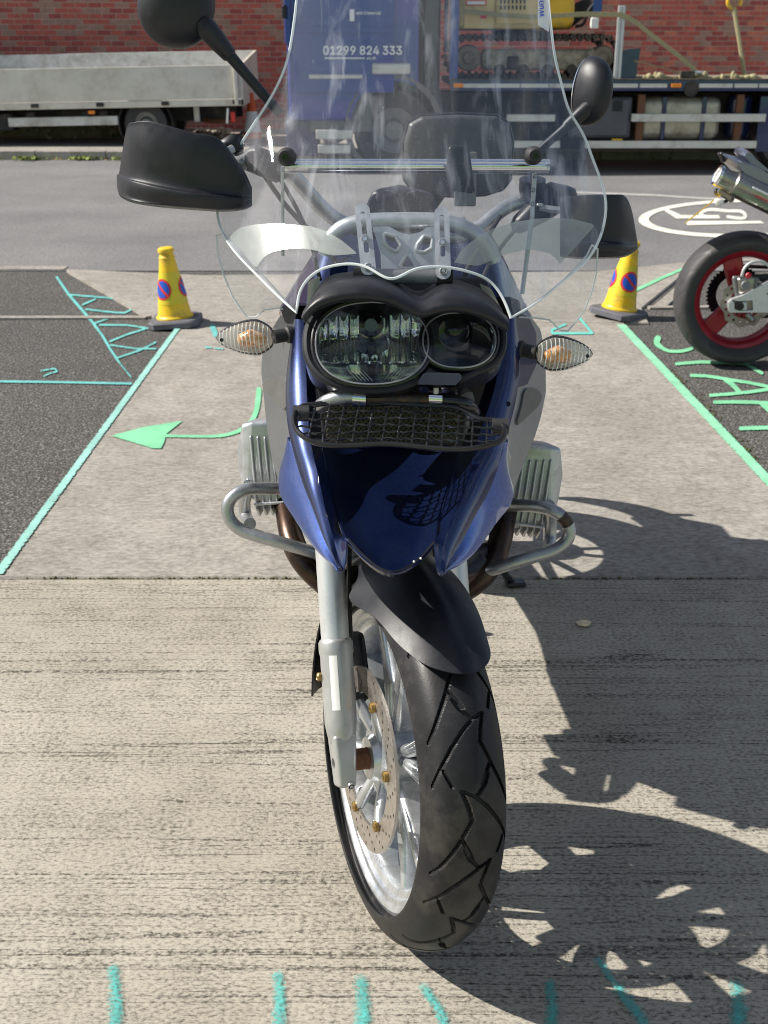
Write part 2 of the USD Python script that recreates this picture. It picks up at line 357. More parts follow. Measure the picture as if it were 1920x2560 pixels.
pm('black_rubber', (0.02, 0.02, 0.021), 0.62, var=0.25, vscale=40, bump=0.1, bscale=400)
pm('tyre_rubber', (0.011, 0.011, 0.0125), 0.48, spec=0.34, var=0.35, vscale=18, bump=0.15, bscale=350, dirt=(0.05, 0.045, 0.038), dscale=9, damt=0.35)
pm('far_tyre', (0.035, 0.034, 0.035), 0.6, var=0.3, vscale=14, bump=0.1, bscale=300)
pm('wheel_silver', (0.60, 0.62, 0.64), 0.34, 0.85, var=0.06, vscale=25, bump=0.03, bscale=300, dirt=(0.40, 0.38, 0.35), dscale=14, damt=0.2)
pm('cast_silver', (0.52, 0.535, 0.55), 0.42, 0.75, var=0.1, vscale=30, bump=0.15, bscale=500, dirt=(0.24, 0.21, 0.16), dscale=12, damt=0.3)
pm('fork_tube', (0.60, 0.615, 0.62), 0.38, 0.6, var=0.04, vscale=15)
pm('fork_slider', (0.40, 0.405, 0.40), 0.42, 0.55, var=0.06, vscale=25)
pm('bar_silver', (0.40, 0.41, 0.42), 0.36, 0.8, var=0.1, vscale=40, bump=0.05, bscale=300)
pm('polished', (0.78, 0.79, 0.80), 0.12, 1.0, var=0.03, vscale=30)
pm('disc_steel', (0.46, 0.42, 0.38), 0.36, 0.85, var=0.12, vscale=60, bump=0.06, bscale=900)
pm('brass', (0.36, 0.24, 0.09), 0.38, 0.9, var=0.15, vscale=60)
pm('rust', (0.14, 0.06, 0.03), 0.8, 0.2, var=0.5, vscale=90, bump=0.4, bscale=300)
pm('exhaust_brown', (0.060, 0.043, 0.036), 0.33, 0.85, var=0.35, vscale=12, bump=0.04, bscale=200, dirt=(0.12, 0.07, 0.045), dscale=7, damt=0.4)
pm('grey_plastic', (0.14, 0.14, 0.135), 0.42, 0.3, var=0.1)
pm('leather', (0.045, 0.046, 0.05), 0.36, var=0.2, vscale=20, bump=0.3, bscale=260)
pm('white_label', (0.75, 0.75, 0.73), 0.5)
pm('amber_bulb', (0.62, 0.27, 0.07), 0.25, 0.1, var=.5, vscale=160, dirt=(0.75, 0.66, 0.52), dscale=120, damt=.5)
pm('bar_rust', (0.045, 0.036, 0.032), 0.45, 0.5, var=.4, vscale=60, dirt=(0.14, 0.07, 0.04), dscale=50, damt=.5)
pm('reflector', (0.88, 0.89, 0.89), 0.14, 1.0, bump=0.05, bscale=60)
pm('dark_reflector', (0.10, 0.105, 0.11), 0.16, 1.0)
pm('engine_grey', (0.20, 0.205, 0.21), 0.5, 0.6, var=0.2, vscale=15)
pm('tan_mesh', (0.13, 0.115, 0.06), 0.6, 0.4)
pm('stone', (0.75, 0.62, 0.38), 0.8, var=0.3, vscale=60)
def glass(name, tint, ior=1.45, dust=0.0, dustcol=(0.75, 0.78, 0.82), rough=0.0, streak=False):
    f0 = ((ior - 1) / (ior + 1)) ** 2
    n = {'t': ('transparent_bsdf', {'color': tint}), 'g': ('glossy_bsdf', {'color': (1, 1, 1), 'roughness': rough}), 'f': ('layer_weight', {'blend': 0.5}), 'm': ('mix_closure', {}),
         'pw': ('math', {'math_type': 'power', 'value2': 5.0}), 'sc': ('math', {'math_type': 'multiply_add', 'value2': 1 - f0, 'value3': f0})}
    l = [('f.facing', 'pw.value1'), ('pw.value', 'sc.value1'), ('sc.value', 'm.fac'), ('t.BSDF', 'm.closure1'), ('g.BSDF', 'm.closure2')]
    out = 'm.closure'
    if dust:
        n.update({'tc': ('texture_coordinate', {}), 'mp': ('mapping', {'scale': (11.0, 4.0, 1.3) if streak else (1, 1, 1)}),
                  'n': ('noise_texture', {'scale': 3.0, 'detail': 7.0, 'roughness': 0.6, 'distortion': 0.7}),
                  'n2': ('noise_texture', {'scale': 420.0, 'detail': 2.0}),
                  'r': ('rgb_ramp', {'ramp': [(0.0, (dust * .15,) * 3), (0.52, (dust * .3,) * 3), (0.62, (dust * 1.6,) * 3), (0.72, (dust * 4.5,) * 3), (1, (dust * 5,) * 3)] if streak else [(0.0, (dust * .3,) * 3), (0.45, (dust * .5,) * 3), (0.72, (dust * 1.8,) * 3), (1, (dust * 2,) * 3)]}),
                  'r2': ('rgb_ramp', {'ramp': [(0.0, (0, 0, 0)), (0.735, (0, 0, 0)), (0.76, (0.5, 0.5, 0.5)), (1, (0.6, 0.6, 0.6))]}),
                  'ad': ('mix', {'mix_type': 'add', 'fac': 1.0, 'use_clamp': True}),
                  'd': ('translucent_bsdf', {'color': dustcol}), 'd2': ('principled_bsdf', {'base_color': dustcol, 'roughness': 0.9}), 'dd': ('mix_closure', {'fac': 0.6}),
                  'm2': ('mix_closure', {})})
        l += [('tc.object', 'mp.vector'), ('mp.vector', 'n.vector'), ('tc.object', 'n2.vector'), ('n.fac', 'r.fac'), ('n2.fac', 'r2.fac'), ('r.color', 'ad.color1'), ('r2.color', 'ad.color2'),
              ('ad.color', 'm2.fac'), ('m.closure', 'm2.closure1'), ('d.BSDF', 'dd.closure1'), ('d2.BSDF', 'dd.closure2'), ('dd.closure', 'm2.closure2')]
        out = 'm2.closure'
    mat(name, n, l, out)
glass('screen_clear', (0.965, 0.975, 0.985), 1.5, 0.05, (0.78, 0.81, 0.88), streak=True)
glass('deflector_clear', (0.94, 0.955, 0.96), 1.45, 0.02)
glass('lens_clear', (0.95, 0.96, 0.96), 1.42)
glass('frosted', (0.80, 0.83, 0.82), 1.4, 0.36, (0.72, 0.75, 0.74), 0.15)
mat('screen_edge', {'t': ('transparent_bsdf', {'color': (0.9, 0.93, 0.93)}), 'p': ('principled_bsdf', {'base_color': (0.8, 0.84, 0.84), 'roughness': 0.2}), 'm': ('mix_closure', {'fac': 0.6})},
    [('t.BSDF', 'm.closure1'), ('p.BSDF', 'm.closure2')], 'm.closure')
# ================================================================ the setting
def edge_uv(poly, P, cap=9.0):
    """1 in the middle of a painted stroke, 0 on its edge"""
    import shapely
    d = shapely.distance(shapely.points(P[:, :2]), poly.boundary); m = min(np.percentile(d, 92), cap)
    return np.c_[np.clip(d / max(m, 1e-9), 0, 1), np.zeros(len(P))]
def flat(poly, z, mat, name, step=60, label=None, cat=None, group=None, kind=None):
    """painted or laid sheet: outline given where it lies on the ground"""
    t = sheet(poly, lambda a, b: np.array([a, b, z]), 0, step)
    f = t.faces; n = t.face_normals
    t.faces[n[:, 2] < 0] = f[n[:, 2] < 0][:, ::-1]
    return single(name, t, mat, label, cat, group, kind, smooth=False, uv=edge_uv(poly, t.vertices))
def gpoly(pts): return Polygon([tuple(ground(*p)[:2]) for p in pts])

single('ground', bx(-60, 60, -40, 60, -0.6, -0.014), 'bay_asphalt', kind='structure')
single('road', bx(-45, 45, 7.7, 15.62, -0.05, -0.008), 'road_asphalt', kind='structure')
def slab(name, pts, mat, top=0.0, r=0.006):
    p = Polygon(pts)
    a = extr(p.buffer(-r, join_style=2), 0.1); a.apply_translation([0, 0, top - 0.1])
    b = extr(p, 0.1 - r); b.apply_translation([0, 0, top - 0.1])
    # bevelled rim between the two outlines
    A, B = np.array(p.exterior.coords)[:-1], np.array(p.buffer(-r, join_style=2).exterior.coords)[:-1]
    if Polygon(A).exterior.is_ccw != Polygon(B).exterior.is_ccw: B = B[::-1]
    k = np.argmin(np.linalg.norm(B - A[0], axis=1)); B = np.roll(B, -k, 0)
    n = len(A)
    vv = np.vstack([np.c_[A, np.full(n, top - r)], np.c_[B, np.full(n, top)]])
    F = np.vstack([[[i, (i + 1) % n, n + (i + 1) % n], [i, n + (i + 1) % n, n + i]] for i in range(n)])
    return single(name, cat_([a, b, trimesh.Trimesh(vv, F, process=False)]), mat, kind='structure', smooth=False)
XL, XR0, XR1, YJ = -1.10, 1.285, 1.335, 2.924
slab('concrete_slab', [(-4.5, -9), (4.5, -9), (4.5, YJ - 0.004), (-4.5, YJ - 0.004)], 'rough_concrete')
slab('concrete_slab', [(XL, YJ + 0.005), (XR1 + 0.02, YJ + 0.005), (XR0, 6.12), (XL, 6.12)], 'smooth_concrete')
slab('concrete_slab', [(-1.22, 6.128), (1.42, 6.128), (1.46, 6.5), (2.15, 7.98), (2.17, 8.04), (1.387, 7.64), (-1.18, 7.50), (-2.1, 7.72), (-2.09, 7.66), (-1.26, 6.26)], 'smooth_concrete')
# concrete edging laid flush round the bays
def strip(name, a, b, w, mat='smooth_concrete', top=-0.001, gap=0.9):
    a, b = np.array(a, float), np.array(b, float); L = np.linalg.norm(b - a); d = (b - a) / L; nrm = np.array([-d[1], d[0]])
    k = max(1, int(round(L / gap)))
    for i in range(k):
        p, q = a + d * (L * i / k + .004), a + d * (L * (i + 1) / k - .004)
        m = extr(Polygon([p, q, q + nrm * w, p + nrm * w]), 0.09); m.apply_translation([0, 0, top - 0.09 + rng.uniform(-.002, .001)])
        single(name, m, mat, kind='structure', smooth=False)
strip('edging', (-6.0, 6.22), (-1.30, 6.25), 0.055)
strip('edging', (1.50, 6.50), (4.6, 6.62), 0.055)
strip('edging', (-7.0, 7.69), (-2.12, 7.72), 0.12)
strip('edging', (2.2, 8.02), (7.0, 8.25), 0.10)
strip('edging', (-2.07, 7.62), (-1.30, 6.27), 0.07)
strip('edging', (1.52, 6.53), (2.17, 7.93), -0.07)
# kerb, footway and yard on the far side of the road
for i in range(22):
    x = -10 + i * 0.915
    single('kerb_stone', rbox((0.905, 0.15, 0.25), 0.012, (x + .45, 15.70, -0.025 + rng.uniform(-.004, .004))), 'kerb_concrete' if False else 'smooth_concrete', kind='structure')
single('footway', bx(-45, 45, 15.78, 40, -0.3, 0.092), 'smooth_concrete', kind='structure')

# grass bank and hedge behind the photographer (they show only as reflections)
pm('grass_green', (0.11, 0.25, 0.04), 0.9, var=.4, vscale=3, bump=.5, bscale=40)
gx, gy = np.meshgrid(np.linspace(-30, 30, 60), np.linspace(-24, -6.0, 30), indexing='ij')
gz = np.clip((-6.0 - gy) * .42, 0, 3.6) + .25 * meshkit.noise(np.stack([gx, gy, gx * 0], -1) * .6) - .15
gm = trimesh.Trimesh(np.stack([gx, gy, gz], -1).reshape(-1, 3), grid_faces(60, 30), process=False); gm.fix_normals()
single('grass_bank', gm, 'grass_green', kind='structure', smooth=True)

# ---------------------------------------------------------------- spray paint and road marking
def ribbon(pts, w, jitter=0.0, smooth_n=0):
    P = np.array(pts, float)
    if smooth_n: P = spline(P, smooth_n)
    if np.ndim(w): 
        ls = []
        ww = np.interp(np.linspace(0, 1, len(P)), np.linspace(0, 1, len(w)), w)
        for i in range(len(P) - 1): ls.append(LineString(P[i:i + 2]).buffer((ww[i] + ww[i + 1]) / 4))
        return unary_union(ls)
    return LineString(P).buffer(w / 2)
def mark(name, polys, mat, label, group=None, cat='marking', z=0.004, step=3.0):
    """outlines as seen on the picture plane, laid down on the ground where they lie"""
    g = unary_union(polys); ms, uvs = [], []
    for p in getattr(g, 'geoms', [g]):
        t = sheet(p, lambda a, b: np.array([a, b, 0.0]), 0, step); uvs.append(edge_uv(p, t.vertices, 60.0 if 'tick' in name else 4.2 if 'line' in name or 'triangle' in name else 3.4))
        t = trimesh.Trimesh(np.array([ground(v[0], v[1], z) for v in t.vertices]), t.faces, process=False)
        bad = t.face_normals[:, 2] < 0; t.faces[bad] = t.faces[bad][:, ::-1]; ms.append(t)
    v = np.vstack([m.vertices for m in ms]); o = np.cumsum([0] + [len(m.vertices) for m in ms]); f = np.vstack([m.faces + k for m, k in zip(ms, o)])
    return single(name, trimesh.Trimesh(v, f, process=False), mat, label, cat, group, smooth=False, uv=np.vstack(uvs))
def Z1(x, y): return (x / 2.183, 560 + y / 2.183)        # measured on enlargements of the photograph
def Z2(x, y): return (1560 + x / 4.608, 820 + y / 4.608)
def Z3(x, y): return (1640 + x / 3.568, 340 + y / 3.568)
flat(Polygon([(XL + .002, 2.94), (XL + .032, 2.94), (XL + .036, 6.02), (XL + .004, 6.02)]), 0.004, 'teal_line', 'spray_line', .009, label='teal sprayed line along the left edge of the concrete slab', cat='marking')
flat(Polygon([(XR1 - .03, 2.94), (XR1 + .012, 2.94), (XR0 - .004, 6.06), (XR0 - .055, 6.06)]), 0.004, 'green_line', 'spray_line', .011, label='green sprayed line along the right edge of the concrete slab', cat='marking')
mark('spray_arrow', [ribbon([Z1(1412, 905), Z1(1405, 985), Z1(1375, 1070), Z1(1310, 1125), Z1(1200, 1155), Z1(1060, 1158), Z1(900, 1155)], [15, 14, 11, 9, 8, 8, 9], smooth_n=40),
     Polygon([Z1(600, 1155), Z1(790, 1105), Z1(1005, 1070), Z1(950, 1112), Z1(905, 1148), Z1(900, 1185), Z1(880, 1225), Z1(830, 1225), Z1(720, 1190)])], 'green_spray', 'green sprayed arrow curving left on the concrete beside the motorcycle')
mark('spray_line', [ribbon([Z1(310, 290), Z1(375, 385), Z1(440, 460), Z1(500, 530), Z1(560, 610), Z1(600, 680), Z1(650, 755), Z1(715, 835)], [7, 8, 9, 8, 8, 8, 7, 3]),
     ribbon([Z1(375, 385), Z1(560, 400), Z1(680, 412)], 6), ribbon([Z1(450, 440), Z1(520, 410)], 6), ribbon([Z1(470, 465), Z1(600, 480), Z1(680, 485), Z1(755, 445)], 6),
     ribbon([Z1(520, 540), Z1(600, 512)], 6), ribbon([Z1(545, 550), Z1(700, 552), Z1(830, 572)], 6), ribbon([Z1(600, 640), Z1(700, 600), Z1(790, 572)], 6), ribbon([Z1(605, 660), Z1(740, 680), Z1(850, 680)], 6),
     ribbon([Z1(640, 730), Z1(760, 690), Z1(850, 645)], 6), ribbon([Z1(440, 290), Z1(640, 365), Z1(860, 445)], 6)], 'teal_faint', 'teal sprayed slanting line with cross strokes on the asphalt behind the left cone', z=-0.009)
mark('spray_line', [ribbon([Z1(-40, 858), Z1(120, 860), Z1(300, 862), Z1(480, 866), Z1(715, 870)], 7), ribbon([Z1(225, 800), Z1(300, 788), Z1(312, 805), Z1(270, 815), Z1(240, 830)], 5)], 'teal_faint',
     'thin teal sprayed line running to the left edge of the picture on asphalt', z=-0.009)
mark('spray_line', [ribbon([Z1(1160, 560), Z1(1175, 600)], 16), ribbon([Z1(1120, 672), Z1(1215, 682)], 5)], 'teal_faint', 'faint teal sprayed patch under the left indicator')
def Z4(x, y): return (1300 + x / 2.458, 300 + y / 2.458)
mark('spray_triangle', [ribbon([Z4(365, 1215), Z4(445, 1310), Z4(200, 1310), Z4(195, 1290), Z4(280, 1255)], 6)], 'teal_spray', 'pale teal sprayed open triangle beside the right cone')
mark('spray_line', [ribbon([Z4(690, 1055), Z4(870, 970), Z4(1080, 880)], [9, 8, 7])], 'green_spray', 'green sprayed line beyond the right cone along the kerb of the bay')
mark('spray_lettering', [ribbon([Z2(390, 120), Z2(375, 160), Z2(420, 215), Z2(490, 255), Z2(600, 268), Z2(700, 258), Z2(780, 235)], [17, 14, 9, 9, 9, 9, 9], smooth_n=30),
     ribbon([Z2(605, 412), Z2(760, 398), Z2(900, 390), Z2(1100, 400), Z2(1400, 410), Z2(1590, 520)], 9),
     ribbon([Z2(775, 545), Z2(930, 550), Z2(1080, 570), Z2(1250, 600), Z2(1450, 630), Z2(1700, 680)], 9), ribbon([Z2(995, 775), Z2(1200, 760), Z2(1450, 735), Z2(1700, 700)], 9),
     ribbon([Z2(1170, 590), Z2(1260, 660), Z2(1330, 740)], 13), ribbon([Z2(1045, 855), Z2(1250, 850), Z2(1500, 855), Z2(1760, 870)], 10), ribbon([Z2(1590, 870), Z2(1660, 930), Z2(1740, 1010)], 14),
     ribbon([Z2(1345, 1155), Z2(1500, 1150), Z2(1760, 1145)], 11)], 'green_spray', 'green sprayed letters on the asphalt beside the red wheel', cat='lettering', z=-0.009)
ticks = [(283, 2425, 2560, 34), (694, 2440, 2560, 32), (902, 2455, 2570, 38), (1375, 2462, 2570, 32), (1842, 2470, 2570, 40)]
names = ['first teal sprayed tick from the left along the bottom edge', 'teal sprayed tick left of the tyre at the bottom edge', 'teal sprayed tick below the front tyre', 'teal sprayed tick crossing the wheel shadow', 'teal sprayed tick at the right corner of the bottom edge']
for (x, y0, y1, w), lb in zip(ticks, names):
    mark('spray_tick', [ribbon([(x, y0 - 60 if False else y0), (x + 6, (y0 + y1) / 2), (x + 2, y1 + 60)], [w * 1.0, w * 1.45, w * 1.35])], 'teal_tick', lb)
mark('spray_tick', [ribbon([(1060, 2470), (1100, 2530), (1130, 2620)], [26, 40, 36])], 'teal_tick', 'blurred slanting teal tick right of the tyre at the bottom edge')
mark('spray_tick', [ribbon([(1495, 2400), (1545, 2470), (1600, 2540), (1640, 2620)], [18, 34, 38, 34])], 'teal_tick', 'long slanting teal tick in the wheel shadow at the bottom edge')
# 15 roundel on the road
cx, cy = 1858, 546
ang = np.linspace(0, 2 * PI, 97)[:-1]
ro = Polygon([(cx + 262 * math.cos(a), cy + 48 * math.sin(a) - 3 * math.cos(a)) for a in ang]); ri = Polygon([(cx + 236 * math.cos(a), cy + 40 * math.sin(a) - 1 - 3 * math.cos(a)) for a in ang])
mark('speed_roundel', [ro.difference(ri), Polygon([Z3(65, 658), Z3(115, 655), Z3(225, 705), Z3(560, 705), Z3(575, 735), Z3(180, 735)]),
     ribbon([Z3(470, 722), Z3(395, 690), Z3(430, 668), Z3(560, 660), Z3(700, 668), Z3(790, 692), Z3(800, 716), Z3(720, 730), Z3(640, 720)], 7.5, smooth_n=30),
     Polygon([Z3(258, 765), Z3(300, 757), Z3(850, 757), Z3(930, 757), Z3(968, 778), Z3(280, 795)])], 'road_white', 'white painted speed roundel with 15 on the road', z=-0.003)
flat(gpoly([(1350, 474), (1640, 484), (1760, 492), (2100, 505), (2100, 511), (1760, 498), (1640, 490), (1350, 479)]), -0.0035, 'road_worn', 'road_line', .06, label='faint pale line across the road behind the roundel', cat='marking')

# ---------------------------------------------------------------- brick building
pm('brick_red', (0.40, 0.095, 0.066), 0.85, var=0.25, vscale=14, bump=0.3, bscale=120)
pm('brick_deep', (0.30, 0.065, 0.052), 0.85, var=0.25, vscale=14, bump=0.3, bscale=120)
pm('brick_orange', (0.46, 0.14, 0.085), 0.85, var=0.25, vscale=14, bump=0.3, bscale=120)
pm('brick_brown', (0.31, 0.175, 0.125), 0.85, var=0.25, vscale=14, bump=0.3, bscale=120)
pm('mortar', (0.50, 0.37, 0.31), 0.9, var=0.15, vscale=10)
WA = math.radians(8.5); WO = np.array([-4.7, 19.6, 0.09]); WE = np.array([math.cos(WA), math.sin(WA), 0]); WN = np.array([-math.sin(WA), math.cos(WA), 0])
WM = np.eye(4); WM[:3, 0], WM[:3, 1], WM[:3, 2], WM[:3, 3] = WE, WN, (0, 0, 1), WO
bld = thing('brick_building', 'red brick building wall behind the parked trucks', 'building', WO)
b = bx(-9, 17, 0.006, 0.4, 0, 5.2); b.apply_transform(WM); part(bld, 'wall', b, 'mortar', smooth=False)
b = bx(-9.1, 17.1, -0.06, 0.45, 5.2, 5.32); b.apply_transform(WM); part(bld, 'coping', b, 'smooth_concrete', smooth=False)
BP, BH = 0.207, 0.079
def proj(p):
    x, y, z = p; d = y * _c + (EYE - z) * _s; u = -(EYE - z) * _c + y * _s
    return 960 + FPX * x / d, 1280 - FPX * u / d
seen, rest = [], {k: [] for k in ('brick_red', 'brick_deep', 'brick_orange', 'brick_brown')}
for row in range(65):
    for i in range(-44, 82):
        x0 = (i + 0.5 * (row % 2)) * BP; z0 = row * BH
        q = rng.random(); m = 'brick_red' if q < .45 else 'brick_deep' if q < .70 else 'brick_orange' if q < .80 else 'brick_brown'
        if x0 + WO[0] < 1 and m == 'brick_orange': m = 'brick_brown'
        pr = rng.uniform(-.0025, .0025)
        t = bx(x0 + .006, x0 + BP - .006, pr, 0.03, z0 + .0055, z0 + BH - .0055); t.apply_transform(WM)
        px, py = proj(t.centroid)
        if (-20 < px < 625 and -8 < py < 122) or (1600 < px < 1930 and -8 < py < 196): seen.append((px, t, m))
        else: rest[m].append(t)
seen.sort(key=lambda s: s[0])
for k, (px, t, m) in enumerate(seen):
    if k < 300: part(bld, 'brick', t, m, smooth=False)
    else: rest[m].append(t)
for m, ts in rest.items(): part(bld, 'brickwork', cat_(ts), m, kind='stuff', smooth=False)

# ---------------------------------------------------------------- dropside truck on the left
pm('truck_pale', (0.60, 0.57, 0.49), 0.5, 0.1, var=0.08, vscale=3, dirt=(0.45, 0.41, 0.34), dscale=3.2, damt=0.5, bump=0.05, bscale=30)
pm('truck_inner', (0.60, 0.595, 0.575), 0.5, 0.35, var=0.1, vscale=3, dirt=(0.34, 0.31, 0.27), dscale=4, damt=0.6)
pm('chassis_black', (0.015, 0.015, 0.017), 0.7, var=0.4, vscale=5, dirt=(0.08, 0.06, 0.045), dscale=4)
pm('amber_lens', (0.75, 0.22, 0.02), 0.3); pm('red_lens', (0.55, 0.03, 0.03), 0.3); pm('gravel', (0.42, 0.36, 0.29), 0.9, var=0.3, vscale=8)
pm('leaf_green', (0.20, 0.26, 0.05), 0.7, var=0.3); pm('leaf_brown', (0.28, 0.15, 0.06), 0.7, var=0.3)
TO = at(602, 247, 16.5); tex = unit(TO - at(0, 258.5, 16.5)); TM = np.eye(4); TM[:3, 0] = tex; TM[:3, 1] = (0, 1, 0); TM[:3, 2] = unit(np.cross(tex, (0, 1, 0))); TM[:3, 3] = TO
trk = thing('dropside_truck', 'pale grey dropside truck with an empty open bed parked by the brick wall', 'truck', (TO[0] - 2, 17.5, 0.09))
def tl(m): m.apply_transform(TM); return m
part(trk, 'side_board', tl(rbox((5.0, 0.03, 0.425), .006, (-2.5, .015, .215))), 'truck_pale', label='near dropped side board, pale grey')
part(trk, 'side_rail', tl(rbox((5.04, 0.06, 0.085), .008, (-2.48, .03, -.046))), 'truck_pale')
part(trk, 'side_board', tl(rbox((5.0, 0.03, 0.60), .006, (-2.5, 2.0, .30))), 'truck_inner', label='far side board seen from inside')
part(trk, 'bed_floor', tl(bx(-5, 0, .03, 1.98, -.05, -.01)), 'truck_inner', smooth=False)
part(trk, 'tailboard', tl(extr(Polygon([(0, -.08), (2.02, -.08), (2.02, .60), (0.03, .43), (0, .43)]), .035, frame((0.003, 0, 0), (0, 1, 0), (0, 0, 1)))), 'truck_pale', smooth=False)
part(trk, 'corner_post', tl(rbox((.05, .06, .50), .008, (-.05, -.02, .17))), 'truck_pale')
for x in (-.06, -1.02, -1.9, -2.78, -3.6): part(trk, 'hinge', tl(rbox((.10, .03, .05), .008, (x, -.012, -.04))), 'chassis_black')
part(trk, 'headboard', tl(bx(-5.05, -5.0, 0, 2, -.05, .9)), 'truck_pale', smooth=False)
part(trk, 'latch', tl(rbox((.02, .02, .12), .006, (-.035, -.03, .22))), 'chassis_black')
part(trk, 'chassis_beam', tl(bx(-6.6, -.15, .55, .65, -.30, -.09)), 'chassis_black', smooth=False)
part(trk, 'chassis_beam', tl(bx(-6.6, -.15, 1.35, 1.45, -.30, -.09)), 'chassis_black', smooth=False)
part(trk, 'side_guard', tl(rbox((1.5, .04, .12), .01, (-2.45, .12, -.25))), 'truck_inner')
part(trk, 'battery_box', tl(rbox((.5, .3, .22), .02, (-3.4, .3, -.25))), 'chassis_black')
for i, x in enumerate((-1.9, -2.15, -2.9)): part(trk, 'bracket', tl(rbox((.12, .12, .16), .02, (x, .2, -.2))), 'chassis_black')
part(trk, 'marker_lamp', tl(rbox((.09, .02, .045), .008, (-2.02, -.015, -.135))), 'amber_lens')
part(trk, 'reflector_strip', tl(rbox((.03, .02, .20), .006, (-.20, .04, -.215), M4=trimesh.transformations.rotation_matrix(.12, (0, 1, 0)))), 'white_label')
part(trk, 'tail_lamp', tl(rbox((.06, .05, .13), .012, (-.125, .05, -.23))), 'red_lens')
part(trk, 'mudguard', tl(lathe([(.36, -.15), (.37, -.15), (.37, .15), (.36, .15)], (-1.33, .25, -.31), (0, 1, 0), 40, True)), 'chassis_black')
for y, lb in ((.22, None), (1.75, None)):
    w = part(trk, 'wheel', tl(lathe([(.16, -.09), (.22, -.10), (.285, -.095), (.30, -.06), (.30, .06), (.285, .095), (.22, .10), (.16, .09)], (-1.33, y, -.31), (0, 1, 0), 40, True)), 'far_tyre')
    part(w, 'hub', tl(lathe([(0, -.05), (.07, -.06), (.10, -.03), (.165, -.05), (.165, .05), (0, .05)], (-1.33, y, -.31), (0, 1, 0), 24)), 'engine_grey')
cab = tl(hull([(-6.7, .02, -.3), (-5.15, .02, -.3), (-5.15, 1.98, -.3), (-6.7, 1.98, -.3), (-6.75, .05, .4), (-6.75, 1.95, .4), (-5.15, .1, 1.25), (-5.15, 1.9, 1.25), (-6.2, .1, 1.25), (-6.2, 1.9, 1.25)], .05)); part(trk, 'cab', cab, 'white_label')
w = part(trk, 'wheel', tl(lathe([(.16, -.09), (.285, -.095), (.30, -.06), (.30, .06), (.285, .095), (.16, .09)], (-5.9, .1, -.31), (0, 1, 0), 32, True)), 'far_tyre')
part(trk, 'exhaust_pipe', tl(tube([(-1.0, .9, -.25), (-.5, .5, -.3), (-.25, .3, -.3)], .03)), 'rust')
part(trk, 'spring_bracket', tl(rbox((.08, .06, .2), .01, (-.66, .35, -.2))), 'truck_inner')

# gravel heap, weeds and litter on the far footway
ms = []
for i in range(1500):
    x = rng.uniform(-6.2, -2.4); h = 0.30 * math.exp(-((x + 4.75) / 1.0) ** 2) + 0.05
    y = 18.75 + rng.normal(0, .30); hh = h * max(0, 1 - ((y - 18.75) / .8) ** 2)
    s = rng.uniform(.018, .05); t = trimesh.creation.icosahedron(); t.vertices *= s * rng.uniform(.6, 1.3, 3); t.vertices += rng.normal(0, s * .12, t.vertices.shape)
    t.apply_transform(trimesh.transformations.random_rotation_matrix(rng.random(3))); t.apply_translation((x, y, .09 + hh * rng.uniform(.8, 1.05))); ms.append(t)
x = np.linspace(-6.4, -2.2, 40); y = np.linspace(17.95, 19.45, 16); X, Yy = np.meshgrid(x, y, indexing='ij')
Zz = .085 + (0.30 * np.exp(-((X + 4.75) / 1.0) ** 2) + .05) * np.maximum(0, 1 - ((Yy - 18.75) / .75) ** 2)
ms.append(trimesh.Trimesh(np.stack([X, Yy, Zz], -1).reshape(-1, 3), grid_faces(40, 16), process=False))
single('gravel_heap', cat_(ms), 'gravel', 'low heap of pale gravel on the footway behind the truck', 'gravel', kind='stuff', smooth=False)
def leafmesh(c, s, up=.6):
    a = rng.uniform(0, 2 * PI); d = np.array([math.cos(a), math.sin(a), up]); e = np.cross(d, [0, 0, 1.0]); e /= np.linalg.norm(e)
    P = np.array([c, c + s * (.5 * d + .3 * e), c + s * d, c + s * (.5 * d - .3 * e)]); return trimesh.Trimesh(P, [[0, 1, 2], [0, 2, 3]], process=False)
ms, ms2 = [], []
for i in range(420):
    ms.append(leafmesh(np.array([rng.choice([-3.3, -2.6, -4.6, -3.9]) + rng.normal(0, .12), 15.58 + rng.normal(0, .06), 0]), rng.uniform(.03, .08)))
for i in range(160): ms.append(leafmesh(np.array([rng.choice([-3.95, -3.35]) + rng.normal(0, .10), 18.1 + rng.normal(0, .05), .1]), rng.uniform(.05, .10)))
single('weeds', cat_(ms), 'leaf_green', 'small green weeds along the kerb and gravel', 'weeds', kind='stuff', smooth=False)
for i in range(260): ms2.append(leafmesh(np.array([rng.uniform(-6, 7), 15.57 - abs(rng.normal(0, .06)), .0]), rng.uniform(.02, .06), .2))
single('leaf_litter', cat_(ms2), 'leaf_brown', 'brown leaf litter in the gutter of the far kerb', 'leaves', kind='stuff', smooth=False)

# ---------------------------------------------------------------- traffic cones
pm('cone_yellow', (0.78, 0.50, 0.015), 0.42, var=0.08, vscale=12, bump=0.05, bscale=120, dirt=(0.36, 0.25, 0.06), dscale=14, damt=.45)
pm('cone_sleeve', (0.62, 0.50, 0.03), 0.35, var=0.05)
pm('cone_base', (0.10, 0.10, 0.115), 0.75, var=0.25, vscale=15, bump=0.2, bscale=150)
pm('sign_red', (0.60, 0.03, 0.035), 0.4); pm('sign_blue', (0.01, 0.08, 0.46), 0.4)
def cone_r(z): return 0.091 + (0.041 - 0.091) * (z - .035) / (.345 - .035)
def cone_patch(poly, a0, zc, off):              # a flat outline (arc length, height) wrapped on the cone
    return sheet(poly, lambda s, z: np.array([(cone_r(z + zc) + off) * math.sin(a0 + s / .068), -(cone_r(z + zc) + off) * math.cos(a0 + s / .068), z + zc]), 0.0012, .006)
